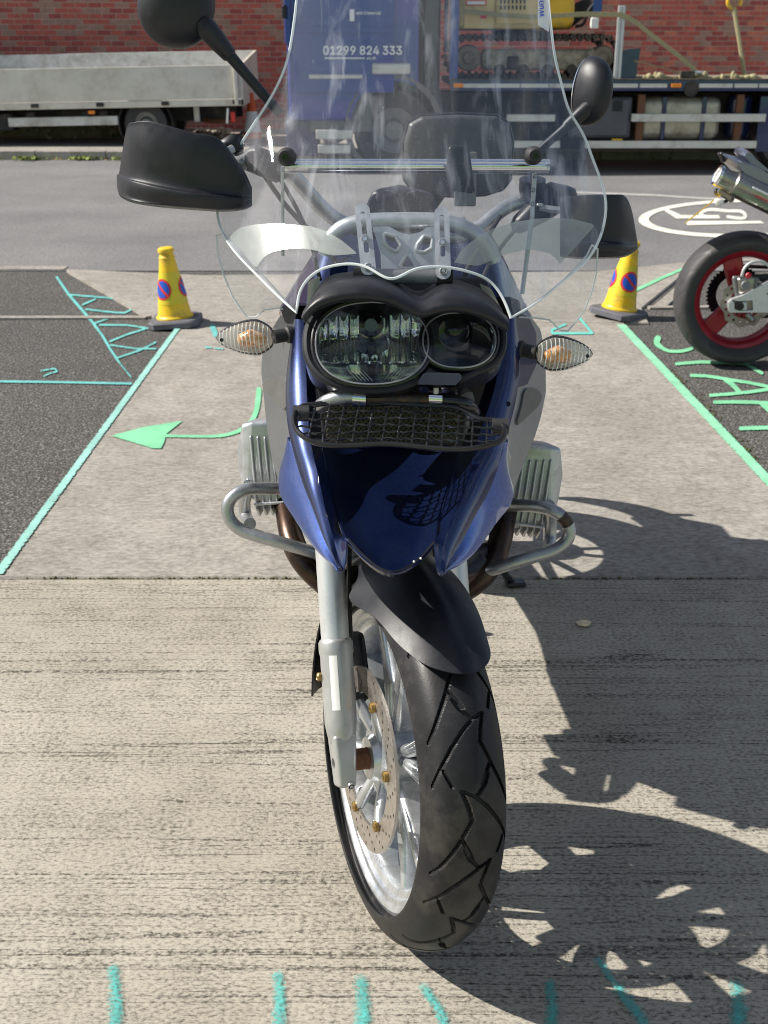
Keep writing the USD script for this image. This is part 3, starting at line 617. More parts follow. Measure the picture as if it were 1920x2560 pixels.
c0 = thing('no_waiting_cone', 'yellow no waiting cone standing on the left corner of the slab', 'cone', tuple(ground(440, 809)), 0)
oct_ = Polygon([(.132 * sx, .132 * sy) for sx, sy in ((-1, -.72), (-.72, -1), (.72, -1), (1, -.72), (1, .72), (.72, 1), (-.72, 1), (-1, .72))])
pb = loft([np.c_[np.array(oct_.buffer(-.001).exterior.coords)[:-1] * s, np.full(len(oct_.exterior.coords) - 1, z)] for s, z in ((1, .0), (1, .026), (.95, .034), (.75, .037))])
part(c0, 'base', pb, 'cone_base', local=True)
prof = [(.098, .034), (.098, .045), (.091, .05)] + [(cone_r(z), z) for z in (.06, .14, .24, .345)] + [(.043, .350), (.040, .358), (.036, .362), (.034, .372), (.041, .377), (.043, .388), (.040, .398), (.030, .404), (0, .405)]
cb = part(c0, 'cone_body', lathe(prof, n=40), 'cone_yellow', local=True)
part(c0, 'reflective_sleeve', lathe([(cone_r(z) + .0015, z) for z in (.115, .18, .245, .28)], n=40), 'cone_sleeve', local=True)
for k, a in enumerate((-34, 92, 210)):
    a = math.radians(a); d = Point(0, 0).buffer(.054, 24)
    sg = part(c0, 'sign', cone_patch(d, a, .195, .0022), 'sign_red', local=True)
    bl = Point(0, 0).buffer(.043, 24)
    sl = LineString([(-.06, .06), (.06, -.06)]).buffer(.007)
    for g in bl.difference(sl).geoms: part(sg, 'blue_field', cone_patch(g, a, .195, .0036), 'sign_blue', local=True)
copy_of(c0, 'no_waiting_cone', 'yellow no waiting cone partly hidden behind the right handguard', 'cone', tuple(ground(1545, 790) + [0, 0, .006]), math.radians(48))
for p, t in (('/World/no_waiting_cone', -4.0), ('/World/no_waiting_cone_001', 7.0)):
    x = UsdGeom.Xformable(stage.GetPrimAtPath(p)); ops = x.GetOrderedXformOps(); r = x.AddRotateYOp(opSuffix='lean'); r.Set(t); x.SetXformOpOrder([ops[0], r] + ops[1:])
pm('cone_orange', (0.62, 0.10, 0.02), 0.5); 
oc = thing('roadwork_cone', 'orange and white traffic cone behind the tail of the dropside truck', 'cone', (at(632, 345, 17.3)[0], 17.3, .09))
part(oc, 'base', rbox((.34, .34, .05), .01, (0, 0, .025)), 'cone_base', local=True)
part(oc, 'cone_body', lathe([(.135, .05), (.035, .62), (.03, .66), (0, .66)], n=28), 'cone_orange', local=True)
part(oc, 'white_band', lathe([(.122, .14), (.074, .415)], n=28), 'white_label', local=True)

# pale leaf lying on the slab
lc = ground(1459, 1563); P = []
for a in np.linspace(0, 2 * PI, 26)[:-1]: P.append((lc[0] + .019 * math.cos(a) * (1 + .12 * math.sin(5 * a)), lc[1] + .017 * math.sin(a) * (1 + .1 * math.cos(4 * a))))
single('fallen_leaf', sheet(Polygon(P), lambda a, b: np.array([a, b, .004 + .004 * meshkit.noise(np.array([a * 90, b * 90, 0]))]), .0012, .004), 'stone', 'pale yellow leaf lying on the concrete in the shadow', 'leaf')
# ================================================================ flatbed lorry with a digger on it
paint('lorry_blue', (0.010, 0.026, 0.20), 0.25, 0.15, 0.05)
paint('lorry_dark_blue', (0.012, 0.02, 0.075), 0.3, 0.15, 0.05)
pm('rail_silver', (0.55, 0.53, 0.49), 0.45, 0.35, var=0.08, vscale=4, dirt=(0.28, 0.25, 0.2), dscale=5, damt=.3)
pm('tank_alu', (0.50, 0.46, 0.38), 0.4, 0.5, var=0.15, vscale=5, dirt=(0.22, 0.17, 0.11), dscale=4, damt=.5)
pm('locker_grey', (0.075, 0.078, 0.09), 0.5, 0.1, var=0.15, vscale=6)
pm('digger_yellow', (0.70, 0.42, 0.03), 0.45, var=0.1, vscale=4, dirt=(0.30, 0.22, 0.1), dscale=4, damt=.3)
pm('digger_cream', (0.62, 0.47, 0.20), 0.5, var=0.08, vscale=4, dirt=(0.30, 0.22, 0.12), dscale=4, damt=.3)
pm('mud', (0.20, 0.165, 0.12), 0.9, var=0.3, vscale=10, bump=0.5, bscale=60)
pm('track_steel', (0.055, 0.048, 0.04), 0.8, 0.2, var=0.4, vscale=14, dirt=(0.16, 0.125, 0.09), dscale=9, damt=.6)
pm('track_frame', (0.34, 0.29, 0.21), 0.8, var=0.25, vscale=6, dirt=(0.05, 0.045, 0.04), dscale=7, damt=.6)
pm('strap', (0.30, 0.27, 0.15), 0.8, var=0.15, vscale=30, bump=0.2, bscale=300)
pm('galvanised', (0.52, 0.53, 0.53), 0.45, 0.5, var=0.08, vscale=20)
pm('window_dark', (0.02, 0.022, 0.026), 0.05, 0.0)
pm('mirror_glass', (0.85, 0.88, 0.9), 0.03, 1.0)
LY = 13.9
def ls(x, y, Y=LY): return at(x, y, Y)
def zz(y, Y=LY): return at(960, y, Y)[2]
def xx(x, y, Y=LY): return at(x, y, Y)[0]
def slabf(x0, x1, y0, y1, Y0, Y1, r=.01):       # a box whose front face spans these picture positions at depth Y0
    X0, X1 = xx(x0, (y0 + y1) / 2, Y0), xx(x1, (y0 + y1) / 2, Y0); a, b = zz(y1, Y0), zz(y0, Y0)
    return rbox((X1 - X0, Y1 - Y0, b - a), min(r, (X1 - X0) / 3, (b - a) / 3), ((X0 + X1) / 2, (Y0 + Y1) / 2, (a + b) / 2))
lor = thing('flatbed_lorry', 'blue flatbed lorry with a cab behind the windscreen carrying a digger', 'lorry', (1.0, 15, 0))
DZ = zz(200)
XC0, XC1, XE = xx(716, 120), xx(1048, 120), 6.6
# cab
cabz0, cabz1 = 0.62, 2.95
body = m3d.Manifold.batch_hull([m3d.Manifold.sphere(.05, 10).translate([float(x), float(y), float(z)]) for x, y, z in
    [(XC0 + .05, LY + .05, cabz0), (XC1 - .05, LY + .05, cabz0), (XC0 + .05, LY + 2.3, cabz0), (XC1 - .05, LY + 2.3, cabz0), (XC0 + .05, LY + .05, 1.7), (XC0 + .05, LY + 2.3, 1.7),
     (XC0 + .16, LY + .1, cabz1), (XC1 - .05, LY + .1, cabz1), (XC0 + .16, LY + 2.25, cabz1), (XC1 - .05, LY + 2.25, cabz1)]])
wxc, wr = xx(985, 260), 0.50
body -= m3d.Manifold.cylinder(.9, wr, wr, 40).rotate([-90, 0, 0]).translate([float(wxc), LY - .3, 0.50])
mm = body.to_mesh(); part(lor, 'cab', trimesh.Trimesh(mm.vert_properties[:, :3], mm.tri_verts, process=False), 'lorry_blue')
dr = part(lor, 'door', rbox((XC1 - XC0 - .36, .02, 1.25), .008, ((XC0 + XC1) / 2 - .10, LY - .008, 1.50)), 'lorry_blue')
part(dr, 'window', rbox((XC1 - XC0 - .50, .012, .62), .005, ((XC0 + XC1) / 2 - .10, LY - .018, 2.45)), 'window_dark')
part(dr, 'crease', rbox((XC1 - XC0 - .40, .014, .075), .006, ((XC0 + XC1) / 2 - .10, LY - .020, zz(75))), 'lorry_blue')
part(dr, 'handle', slabf(874, 886, 23, 53, LY - .045, LY - .018, .004), 'white_label')
def txt(s, x, y, h, bold=True):
    o = at(x, y, LY - .0215); return place_text(s, h, frame(o, (1, 0, 0), (0, 0, 1)), .003, bold)
part(dr, 'lettering', txt('01299 824 333', 806, 136, .085), 'white_label', label='white phone number 01299 824 333')
part(dr, 'lettering', txt('and Crane Ltd', 890, 36, .030), 'white_label', label='small white company name')
part(dr, 'lettering', txt('.co.uk', 915, 148, .028), 'white_label', label='end of a small white web address')
part(dr, 'lettering', slabf(812, 912, 144, 147, LY - .024, LY - .018, .001), 'white_label')
part(lor, 'wheel_trim', slabf(930, 1026, 158, 186, LY - .04, LY + .1, .02), 'rail_silver')
part(lor, 'wheel_arch', lathe([(wr, 0), (wr + .06, -.03), (wr + .06, .05), (wr, .05)], (wxc, LY + .02, .5), (0, 1, 0), 40, True), 'grey_plastic')
part(lor, 'trim_line', slabf(772, 906, 186, 197, LY - .03, LY + .02), 'rail_silver')
part(lor, 'step', slabf(790, 881, 325, 348, LY - .05, LY + .15), 'rail_silver'); part(lor, 'step', slabf(795, 876, 362, 384, LY - .05, LY + .15), 'rail_silver')
part(lor, 'bumper', slabf(716, 800, 300, 392, LY + .1, LY + 2.2, .03), 'lorry_dark_blue')
part(lor, 'sill', slabf(776, 930, 225, 330, LY + .05, LY + .4), 'grey_plastic')
part(lor, 'cab_step_panel', slabf(716, 790, 190, 300, LY + .03, LY + 2.2, .02), 'lorry_dark_blue')
part(lor, 'corner_deflector', slabf(709, 726, -60, 112, LY - .02, LY + .3, .02), 'lorry_blue')
part(lor, 'mirror_arm', slabf(704, 716, 12, 46, LY - .3, LY - .1, .02), 'black_plastic')
def lwheel(x, Y, r=.46):
    w = part(lor, 'wheel', lathe([(r * .55, -.13), (r * .75, -.15), (r * .95, -.14), (r, -.10), (r, .10), (r * .95, .14), (r * .75, .15), (r * .55, .13)], (x, Y, r), (0, 1, 0), 44, True), 'far_tyre')
    part(w, 'hub', lathe([(0, -.06), (.10, -.08), (.13, -.04), (r * .3, -.05), (r * .56, -.11), (r * .56, .11), (0, .11)], (x, Y, r), (0, 1, 0), 28), 'engine_grey')
lwheel(wxc, LY + .22); lwheel(wxc, LY + 2.1)
for x in (4.75, 5.75): lwheel(x, LY + .2); lwheel(x, LY + 2.1)
part(lor, 'chassis_beam', bx(XC0 + .2, XE, LY + .65, LY + .75, .55, .85), 'chassis_black', smooth=False)
part(lor, 'chassis_beam', bx(XC0 + .2, XE, LY + 1.55, LY + 1.65, .55, .85), 'chassis_black', smooth=False)
part(lor, 'gearbox', rbox((1.6, .7, .5), .08, (XC1 + .3, LY + 1.1, .55)), 'chassis_black')
part(lor, 'underrun_panel', bx(XC1 + .1, 4.2, LY + .45, LY + .5, .22, .86), 'chassis_black', smooth=False)
# pillar and head posts between cab and deck
part(lor, 'crane_column', rbox((.30, .4, 2.2), .04, (xx(1075, 100), LY + 1.0, 1.7)), 'engine_grey')
part(lor, 'hose', tube(spline([(xx(1062, 100), LY + .7, .9), (xx(1060, 50), LY + .65, 1.5), (xx(1070, 0), LY + .7, 2.2)], 20), .03), 'black_rubber')
part(lor, 'head_post', slabf(1126, 1148, -120, 205, LY + .02, LY + .14, .015), 'lorry_blue')
part(lor, 'head_post', slabf(1112, 1121, -120, 130, LY + .9, LY + 1.0, .01), 'lorry_blue')
# deck
X0 = xx(1126, 210)
part(lor, 'deck', bx(X0, XE, LY + .03, LY + 2.35, DZ - .06, DZ), 'mud', smooth=False)
part(lor, 'deck_edge', rbox((XE - X0, .05, zz(200) - zz(228)), .008, ((X0 + XE) / 2, LY + .02, (zz(200) + zz(228)) / 2 + .002)), 'lorry_dark_blue')
part(lor, 'deck_lip', rbox((XE - X0, .07, .016), .004, ((X0 + XE) / 2, LY + .025, DZ + .006)), 'track_steel')
segs = [(1158, 1238), (1240, 1300), (1302, 1372), (1374, 1440), (1445, 1518), (1520, 1595), (1600, 1668), (1748, 1832), (1836, 1895), (1898, 1990), (1994, 2080)]
for a, b in segs: part(lor, 'reflective_strip', slabf(a, b, 209, 219.5, LY - .012, LY - .004, .002), 'rail_silver')
part(lor, 'marker_lamp', slabf(1134, 1158, 208, 219, LY - .03, LY - .006, .004), 'amber_lens'); part(lor, 'marker_lamp', slabf(1679, 1704, 209, 219, LY - .03, LY - .006, .004), 'amber_lens')
part(lor, 'lashing_recess', lathe([(0, 0), (.075, 0), (.085, .004), (.075, .006)], tuple(ls(1728, 222) - [0, .008, 0]), (0, -1, 0), 24), 'chassis_black')
lk = part(lor, 'locker', slabf(1423, 1579, 242, 346, LY + .06, LY + .6, .03), 'locker_grey')
part(lk, 'locker_door', slabf(1430, 1572, 248, 339, LY + .045, LY + .062, .012), 'locker_grey'); part(lk, 'handle', slabf(1532, 1556, 252, 278, LY + .03, LY + .048, .006), 'black_plastic')
ft = part(lor, 'fuel_tank', rbox((xx(1811, 296) - xx(1602, 296), .62, zz(243) - zz(352)), .09, ((xx(1811, 296) + xx(1602, 296)) / 2, LY + .42, (zz(243) + zz(352)) / 2)), 'tank_alu')
for x in (1664, 1764): part(ft, 'strap', rbox((.06, .65, zz(243) - zz(352) + .02), .09 if False else .02, (xx(x, 296), LY + .42, (zz(243) + zz(352)) / 2)), 'lorry_dark_blue')
part(ft, 'filler_neck', lathe([(0, .03), (.05, .03), (.06, 0), (.06, -.05)], (xx(1708, 243), LY + .3, zz(243)), (0, 0, 1), 18), 'chassis_black')
part(lor, 'air_tank', lathe([(0, -.24), (.12, -.23), (.15, -.18), (.15, .18), (.12, .23), (0, .24)], (xx(1866, 300), LY + .35, .60), (0, 0, 1), 28), 'lorry_dark_blue')
for (a, b, c, d) in ((1579, 1915, 284.5, 304.5), (1463, 1892, 352, 371), (1267, 1388, 286, 304), (1280, 1400, 352, 370)): part(lor, 'side_rail', slabf(a, b, c, d, LY - .01, LY + .03, .006), 'rail_silver')
for x in (1592, 1838): part(lor, 'rail_bracket', slabf(x, x + 18, 236, 360, LY + .035, LY + .10, .006), 'rust')
part(lor, 'mudflap', slabf(1895, 1990, 240, 380, LY + .05, LY + .10), 'lorry_dark_blue')
part(lor, 'warning_plate', slabf(1530, 1556, 347, 353, LY + .03, LY + .05, .002), 'digger_yellow')

# --- the digger
EY = 14.35
dg = thing('mini_excavator', 'yellow tracked mini excavator strapped on the flatbed lorry', 'excavator', (xx(1330, 200), EY + .6, DZ))
def es(x, y, Y=EY): return at(x, y, Y)
def tracks(Y):
    a, b = es(1172, 150), es(1505, 150); top, bot = zz(92, EY), DZ + .012
    r = (top - bot) / 2; zc = (top + bot) / 2; L = b[0] - a[0]; per = 2 * L + 2 * PI * r; n = 52
    ms, lug = [], []
    for k in range(n):
        s = k / n * per
        if s < L: p, t = (a[0] + s, bot), 0
        elif s < L + PI * r: q = (s - L) / r; p, t = (b[0] + r * math.sin(q), zc - r * math.cos(q)), q
        elif s < 2 * L + PI * r: p, t = (b[0] - (s - L - PI * r), top), PI
        else: q = (s - 2 * L - PI * r) / r; p, t = (a[0] - r * math.sin(q), zc + r * math.cos(q)), PI + q
        R = trimesh.transformations.rotation_matrix(-t, (0, 1, 0))
        m = cat_([rbox((per / n * .82, .32, .035), .006, (0, 0, 0), 4), rbox((.03, .32, .05), .006, (0, 0, -.012), 4), rbox((.045, .10, .05), .006, (0, -.10, .02), 4)])
        m.apply_transform(R); m.apply_translation((p[0], Y + .16, p[1])); ms.append(m)
    return ms
for Y in (EY, EY + 1.05):
    tr = part(dg, 'track_frame', slabf(1205, 1500, 122, 176, Y + .03, Y + .26, .04), 'track_frame')
    for m in tracks(Y): part(tr, 'track_link', m, 'track_steel')
    for x, r in ((1172, .145), (1508, .135)): part(tr, 'idler', lathe([(0, -.02), (r * .4, -.03), (r * .5, 0), (r * .9, 0), (r, .03), (r, .2), (0, .2)], (es(x, 148, Y)[0], Y + .02, (zz(92, EY) + DZ) / 2), (0, 1, 0), 28), 'mud')
    for x in (1250, 1310, 1370, 1430, 1480): part(tr, 'roller', lathe([(0, -.01), (.05, -.01), (.065, .02), (.065, .2), (0, .2)], (es(x, 188, Y)[0], Y + .02, DZ + .10), (0, 1, 0), 20), 'track_steel')
    part(tr, 'frame_recess', slabf(1268, 1296, 140, 172, Y + .012, Y + .04, .02), 'track_steel')
part(dg, 'turntable', lathe([(0, 0), (.35, 0), (.35, .10), (0, .10)], (xx(1330, 90), EY + .68, zz(92, EY) - .03), (0, 0, 1), 32), 'track_steel')
bd = part(dg, 'body', slabf(1147, 1362, -70, 74, EY + .06, EY + 1.25, .05), 'digger_cream')
part(bd, 'counterweight', slabf(1350, 1440, -60, 73, EY + .10, EY + 1.2, .09), 'digger_yellow')
part(bd, 'panel', slabf(1160, 1236, -66, 72, EY + .035, EY + .062, .012), 'digger_cream')
part(bd, 'panel', slabf(1241, 1345, -66, 60, EY + .035, EY + .062, .012), 'digger_cream')
for r in range(2):
    for k in range(7): part(bd, 'vent_slot', slabf(1250 + k * 9.9, 1254.5 + k * 9.9, -2 + r * 15, 9 + r * 15, EY + .028, EY + .04, .003), 'chassis_black')
pl = part(bd, 'plate', slabf(1165, 1216, 0, 14, EY + .026, EY + .037, .003), 'sign_red'); part(pl, 'plate_centre', slabf(1168, 1213, 3, 11, EY + .020, EY + .027, .002), 'white_label')
part(bd, 'sticker', slabf(1201, 1217, 36, 46, EY + .026, EY + .037, .003), 'sign_red')
part(dg, 'cab_frame', tube([es(1380, -60, EY + .5), es(1380, -260, EY + .5)], .03), 'chassis_black')
part(dg, 'canopy', slabf(1150, 1400, -330, -305, EY + .1, EY + 1.2, .03), 'digger_yellow')
part(dg, 'canopy_post', slabf(1170, 1182, -310, -60, EY + .3, EY + .36, .01), 'chassis_black')
part(dg, 'boom', hull([es(1395, 40, EY + .55), es(1420, 62, EY + .55), es(1475, 20, EY + .5), es(1468, 5, EY + .5)], .05), 'chassis_black')
mi = part(dg, 'mirror', slabf(1481, 1507, -30, 36, EY - .02, EY + .02, .02), 'chassis_black')
part(mi, 'mirror_face', slabf(1484, 1506, -28, 34, EY - .03, EY - .021, .004), 'lorry_blue')
part(dg, 'lamp', slabf(1477, 1497, 43, 72, EY - .03, EY + .03, .015), 'white_label')
part(dg, 'mirror_arm', tube(spline([es(1440, 66, EY + .2), es(1458, 60, EY + .1), es(1470, 30, EY), es(1483, 12, EY)], 14), .018), 'chassis_black')
part(dg, 'blade', loft([[es(1544, 128, EY - .05), es(1602, 119, EY - .05), es(1594, 160, EY - .05), es(1590, 197, EY - .05), es(1530, 197, EY - .05), es(1536, 160, EY - .05)],
                        [es(1544, 128, EY - .05) + [0, 1.4, 0], es(1602, 119, EY - .05) + [0, 1.4, 0], es(1594, 160, EY - .05) + [0, 1.4, 0], es(1590, 197, EY - .05) + [0, 1.4, 0], es(1530, 197, EY - .05) + [0, 1.4, 0], es(1536, 160, EY - .05) + [0, 1.4, 0]]]), 'lorry_dark_blue', smooth=False)
part(dg, 'blade_arm', slabf(1480, 1545, 168, 184, EY + .35, EY + .45), 'track_steel')
# --- straps, stake, hook and bits on the deck
st = single('deck_stake', cat_([slabf(1541, 1549, 14, 198, LY + .12, LY + .17, .004), slabf(1550, 1558, 14, 198, LY + .12, LY + .15, .004)]), 'galvanised', 'galvanised steel stake standing upright on the lorry deck', 'post')
sx = lambda p, Y: at(p[0], p[1], Y)
def band(pts, w, th=.004):                      # a flat webbing strap, its width upright in the picture
    P = spline(pts, 40); up = np.array([0, -.25, 1.0]); G = np.stack([P - up * w / 2, P + up * w / 2], 1); return shell(G, th)
single('ratchet_strap', cat_([band([at(1150, 27, 14.30), at(1240, 36, 14.29), at(1330, 42, 14.2), at(1450, 36, 14.1), at(1553, 37, 14.0)], .05)]), 'strap', 'tan webbing strap running from the digger to the stake', 'strap')
single('ratchet_strap', band([at(1550, 36, 13.99), at(1575, 47, 14.0), at(1625, 84, 14.02), at(1700, 142, 14.05), at(1760, 196, 14.06)], .055), 'strap', 'tan webbing strap slanting from the stake down to the deck', 'strap')
single('ratchet_strap', tube([at(1834, 18, 14.5), at(1848, 100, 14.45), at(1862, 192, 14.4)], .026, 8), 'strap', 'dark webbing strap hanging from the yellow hook', 'strap')
single('ratchet_strap', tube(spline([at(1585, 152, 14.3), at(1640, 165, 14.3), at(1708, 184, 14.3)], 10), .008, 6), 'strap', 'thin cord from the digger blade to the deck', 'strap')
hk = thing('crane_hook', 'yellow crane hook hanging at the right above the deck', 'hook', at(1836, 0, 14.5))
ht = np.linspace(-.6, 2 * PI - 1.2, 30); o = at(1836, 4, 14.5)
part(hk, 'hook_ring', tube([o + [.075 * math.cos(t), 0, .075 * math.sin(t)] for t in ht], .022), 'digger_yellow')
part(hk, 'hook_block', rbox((.14, .1, .3), .02, o + [0, 0, .26]), 'digger_yellow')
ms = []
for i in range(26):
    x = rng.choice([1620, 1640, 1660, 1715, 1740, 1760, 1830, 1880]) + rng.normal(0, 9); s = rng.uniform(.02, .05)
    p = at(x, 197, 14.1); p[2] = DZ + .014 + s * .4; t = trimesh.creation.icosphere(1); t.vertices *= s * rng.uniform(.5, 1.4, 3); t.apply_translation(p); ms.append(t)
for a, b in ((1610, 1690), (1780, 1870), (1840, 1905)): ms.append(tube(spline([at(a, 196, 14.1), at((a + b) / 2, 190 if a != 1780 else 188, 14.12), at(b, 197, 14.15)], 14), .014, 8))
single('lashings', cat_(ms), 'strap', 'loose tan lashings and chain heaped on the deck edge', 'lashings', kind='stuff')
rt = thing('ratchet_buckle', 'dark ratchet buckle lying on the lorry deck', 'buckle', at(1724, 196, 14.05))
part(rt, 'buckle_frame', rbox((.16, .08, .07), .012, at(1718, 186, 14.05)), 'track_steel'); part(rt, 'handle', rbox((.12, .05, .03), .008, at(1744, 181, 14.04)), 'galvanised')
P = [at(x, y, 15.4) for x, y in ((1660, 393), (1672, 387), (1684, 390), (1680, 396), (1668, 398))]
pp = ground(1672, 396); single('paper_scrap', sheet(Polygon([(pp[0] - .09, pp[1] - .1), (pp[0], pp[1] - .14), (pp[0] + .1, pp[1] - .05), (pp[0] + .05, pp[1] + .08), (pp[0] - .06, pp[1] + .05)]), lambda a, b: np.array([a, b, .01 + .05 * meshkit.noise(np.array([a * 14, b * 14, 0]))]), .001, .03), 'white_label', 'crumpled white paper scrap in the gutter under the lorry', 'litter')
# ================================================================ the motorcycle in front
mc = thing('adventure_motorcycle', 'blue and silver adventure motorcycle with tall clear windscreen facing the camera', 'motorcycle', (0.05, 2.35, 0))
B = at
def blend(t, a, b): return np.asarray(a) * (1 - t) + np.asarray(b) * t
# ---- steered front end: wheel centre, forward, axle (towards the left of the picture), up
WC = np.array([0.032, 1.597, 0.311]); _d = math.radians(18.5)
Wf = np.array([math.sin(_d), -math.cos(_d), 0.0]); Wa = unit([-math.cos(_d), -math.sin(_d), 0.075]); Wu = unit(np.cross(Wa, Wf)); Wu = Wu if Wu[2] > 0 else -Wu
def W(f, a, u): return WC + Wf * f + Wa * a + Wu * u
WMx = np.eye(4); WMx[:3, 0], WMx[:3, 1], WMx[:3, 2], WMx[:3, 3] = Wf, Wa, Wu, WC      # local x forward, y along the axle, z up
def wheel_tyre(R, half, bead, seg, across, grooves, per, depth=0.006, gw=0.0029, side_r=None):
    side = side_r or R - 0.052
    prof = spline([(bead, -.043), (bead + .018, -.052), (side - .008, -half), (side + .022, -half * .88), (R - .009, -half * .52), (R, 0), (R - .009, half * .52), (side + .022, half * .88), (side - .008, half), (bead + .018, .052), (bead, .043)], across)
    q = np.r_[0, np.cumsum(np.linalg.norm(np.diff(prof, axis=0), axis=1))]; q -= q[-1] / 2
    th = np.arange(seg) / seg * 2 * PI; s = th * R
    S, Q = np.meshgrid(np.mod(s, per), q, indexing='ij'); dmin = np.full(S.shape, 1.0)
    for g in grooves:
        for a, b in zip(g[:-1], g[1:]):
            for o in (-per, 0, per):
                ax, ay, bx_, by = a[0] + o, a[1], b[0] + o, b[1]; L2 = (bx_ - ax) ** 2 + (by - ay) ** 2
                t = np.clip(((S - ax) * (bx_ - ax) + (Q - ay) * (by - ay)) / L2, 0, 1)
                dmin = np.minimum(dmin, np.hypot(S - ax - t * (bx_ - ax), Q - ay - t * (by - ay)))
    dip = depth * np.clip((gw - dmin) / gw * 2.6, 0, 1)
    r = prof[None, :, 0] - dip; w = np.broadcast_to(prof[None, :, 1], r.shape)
    Vv = np.stack([r * np.cos(th)[:, None], w, r * np.sin(th)[:, None]], -1).reshape(-1, 3); n = across; F = []
    idx = np.arange(seg * n).reshape(seg, n); a = idx[:, :-1]; b = idx[:, 1:]; c = np.roll(idx, -1, 0)[:, 1:]; d = np.roll(idx, -1, 0)[:, :-1]
    F = np.vstack([np.stack([a, b, c], -1).reshape(-1, 3), np.stack([a, c, d], -1).reshape(-1, 3)])
    t = trimesh.Trimesh(Vv, F, process=False); t.fix_normals(); return t
per = 2 * PI * .305 / 9
gr = []
for sg, o in ((1, 0.0), (-1, per * .5)):
    m = lambda pts: [(o + s, sg * q) for s, q in pts]
    gr += [m([(-.02, .066), (.0, .052), (.040, .030), (.080, .010), (.098, .014), (.120, .022), (.112, .004), (.098, -.012), (.075, -.032), (.045, -.052), (.02, -.066)]), m([(.052, .024), (.032, .012), (.022, .008)]), m([(.112, .004), (.128, -.012), (.142, -.018)]), m([(.150, .046), (.128, .036)])]
FR = 0.305
ty = wheel_tyre(FR, .0625, .236, 1700, 150, gr, per); ty.apply_transform(WMx)
fw = part(mc, 'front_wheel', lathe([(.249, .045), (.245, .038), (.226, .035), (.212, 0), (.226, -.035), (.245, -.038), (.249, -.045), (.241, -.047), (.235, -.0445), (.232, -.040), (.224, -.0385), (.221, -.033), (.211, -.029), (.206, -.018), (.203, 0), (.206, .018), (.211, .029), (.221, .033), (.224, .0385), (.232, .040), (.235, .0445), (.241, .047)], WC, Wa, 120, True), 'wheel_silver', label='silver cast rim of the front wheel')
part(fw, 'tyre', ty, 'tyre_rubber', smooth=50)
part(fw, 'hub', lathe([(.018, .062), (.034, .062), (.038, .05), (.060, .046), (.064, .036), (.048, .028), (.046, -.028), (.064, -.036), (.060, -.046), (.038, -.05), (.034, -.062), (.018, -.062)], WC, Wa, 48, True), 'wheel_silver')
def wp(r, ang, a): return W(r * math.cos(ang), a, r * math.sin(ang))
for k in range(5):
    a0 = math.radians(100) + k * 2 * PI / 5
    for sd in (-1, 1):
        h = cat_([hull([wp(.052, a0 + sd * .18, -.014), wp(.052, a0 + sd * .18, .014), wp(.12, a0 + sd * .16, -.013), wp(.12, a0 + sd * .16, .013)], .0115, 10),
                  hull([wp(.12, a0 + sd * .16, -.013), wp(.12, a0 + sd * .16, .013), wp(.206, a0 + sd * .235, -.018), wp(.206, a0 + sd * .235, .018)], .0115, 10),
                  hull([wp(.06, a0 + sd * .18, .022), wp(.196, a0 + sd * .235, .023)], .004, 8)])
        part(fw, 'spoke', h, 'wheel_silver')
def disc_mesh(y):
    p = Point(0, 0).buffer(.1485, 40).difference(Point(0, 0).buffer(.107, 36)); hs = []
    for k in range(80):
        r = .1130 + (k % 4) * .0098; t = k / 80 * 2 * PI; hs.append(Point(r * math.cos(t), r * math.sin(t)).buffer(.0031, 3))
    m = extr(p.difference(unary_union(hs)), .005); m.apply_transform(frame((0, y - .0025, 0), (1, 0, 0), (0, 0, 1)) if y > 0 else frame((0, y - .0025, 0), (1, 0, 0), (0, 0, 1)))
    m.apply_transform(WMx); return m
for y in (.068, -.068):
    dk = part(fw, 'brake_disc', disc_mesh(y), 'disc_steel', label='drilled brake disc' if y > 0 else None, smooth=False)
    for k in range(6):
        t = math.radians(78) + k * PI / 3; sg = np.sign(y)
        part(fw, 'disc_arm', hull([wp(.048, t, y - sg * .024), wp(.08, t, y - sg * .012), wp(.104, t, y - sg * .007)], .0095, 10), 'wheel_silver')
        o = wp(.1085, t, y + sg * .002); part(fw, 'disc_bolt', lathe([(0, .0035), (.003, .0035), (.0035, .002), (.0065, .003), (.0085, .002), (.0085, -.004)], o, Wa * sg, 18), 'brass')
part(fw, 'valve', rod(wp(.196, math.radians(232), .012), wp(.172, math.radians(232), .030), .0055), 'black_rubber')
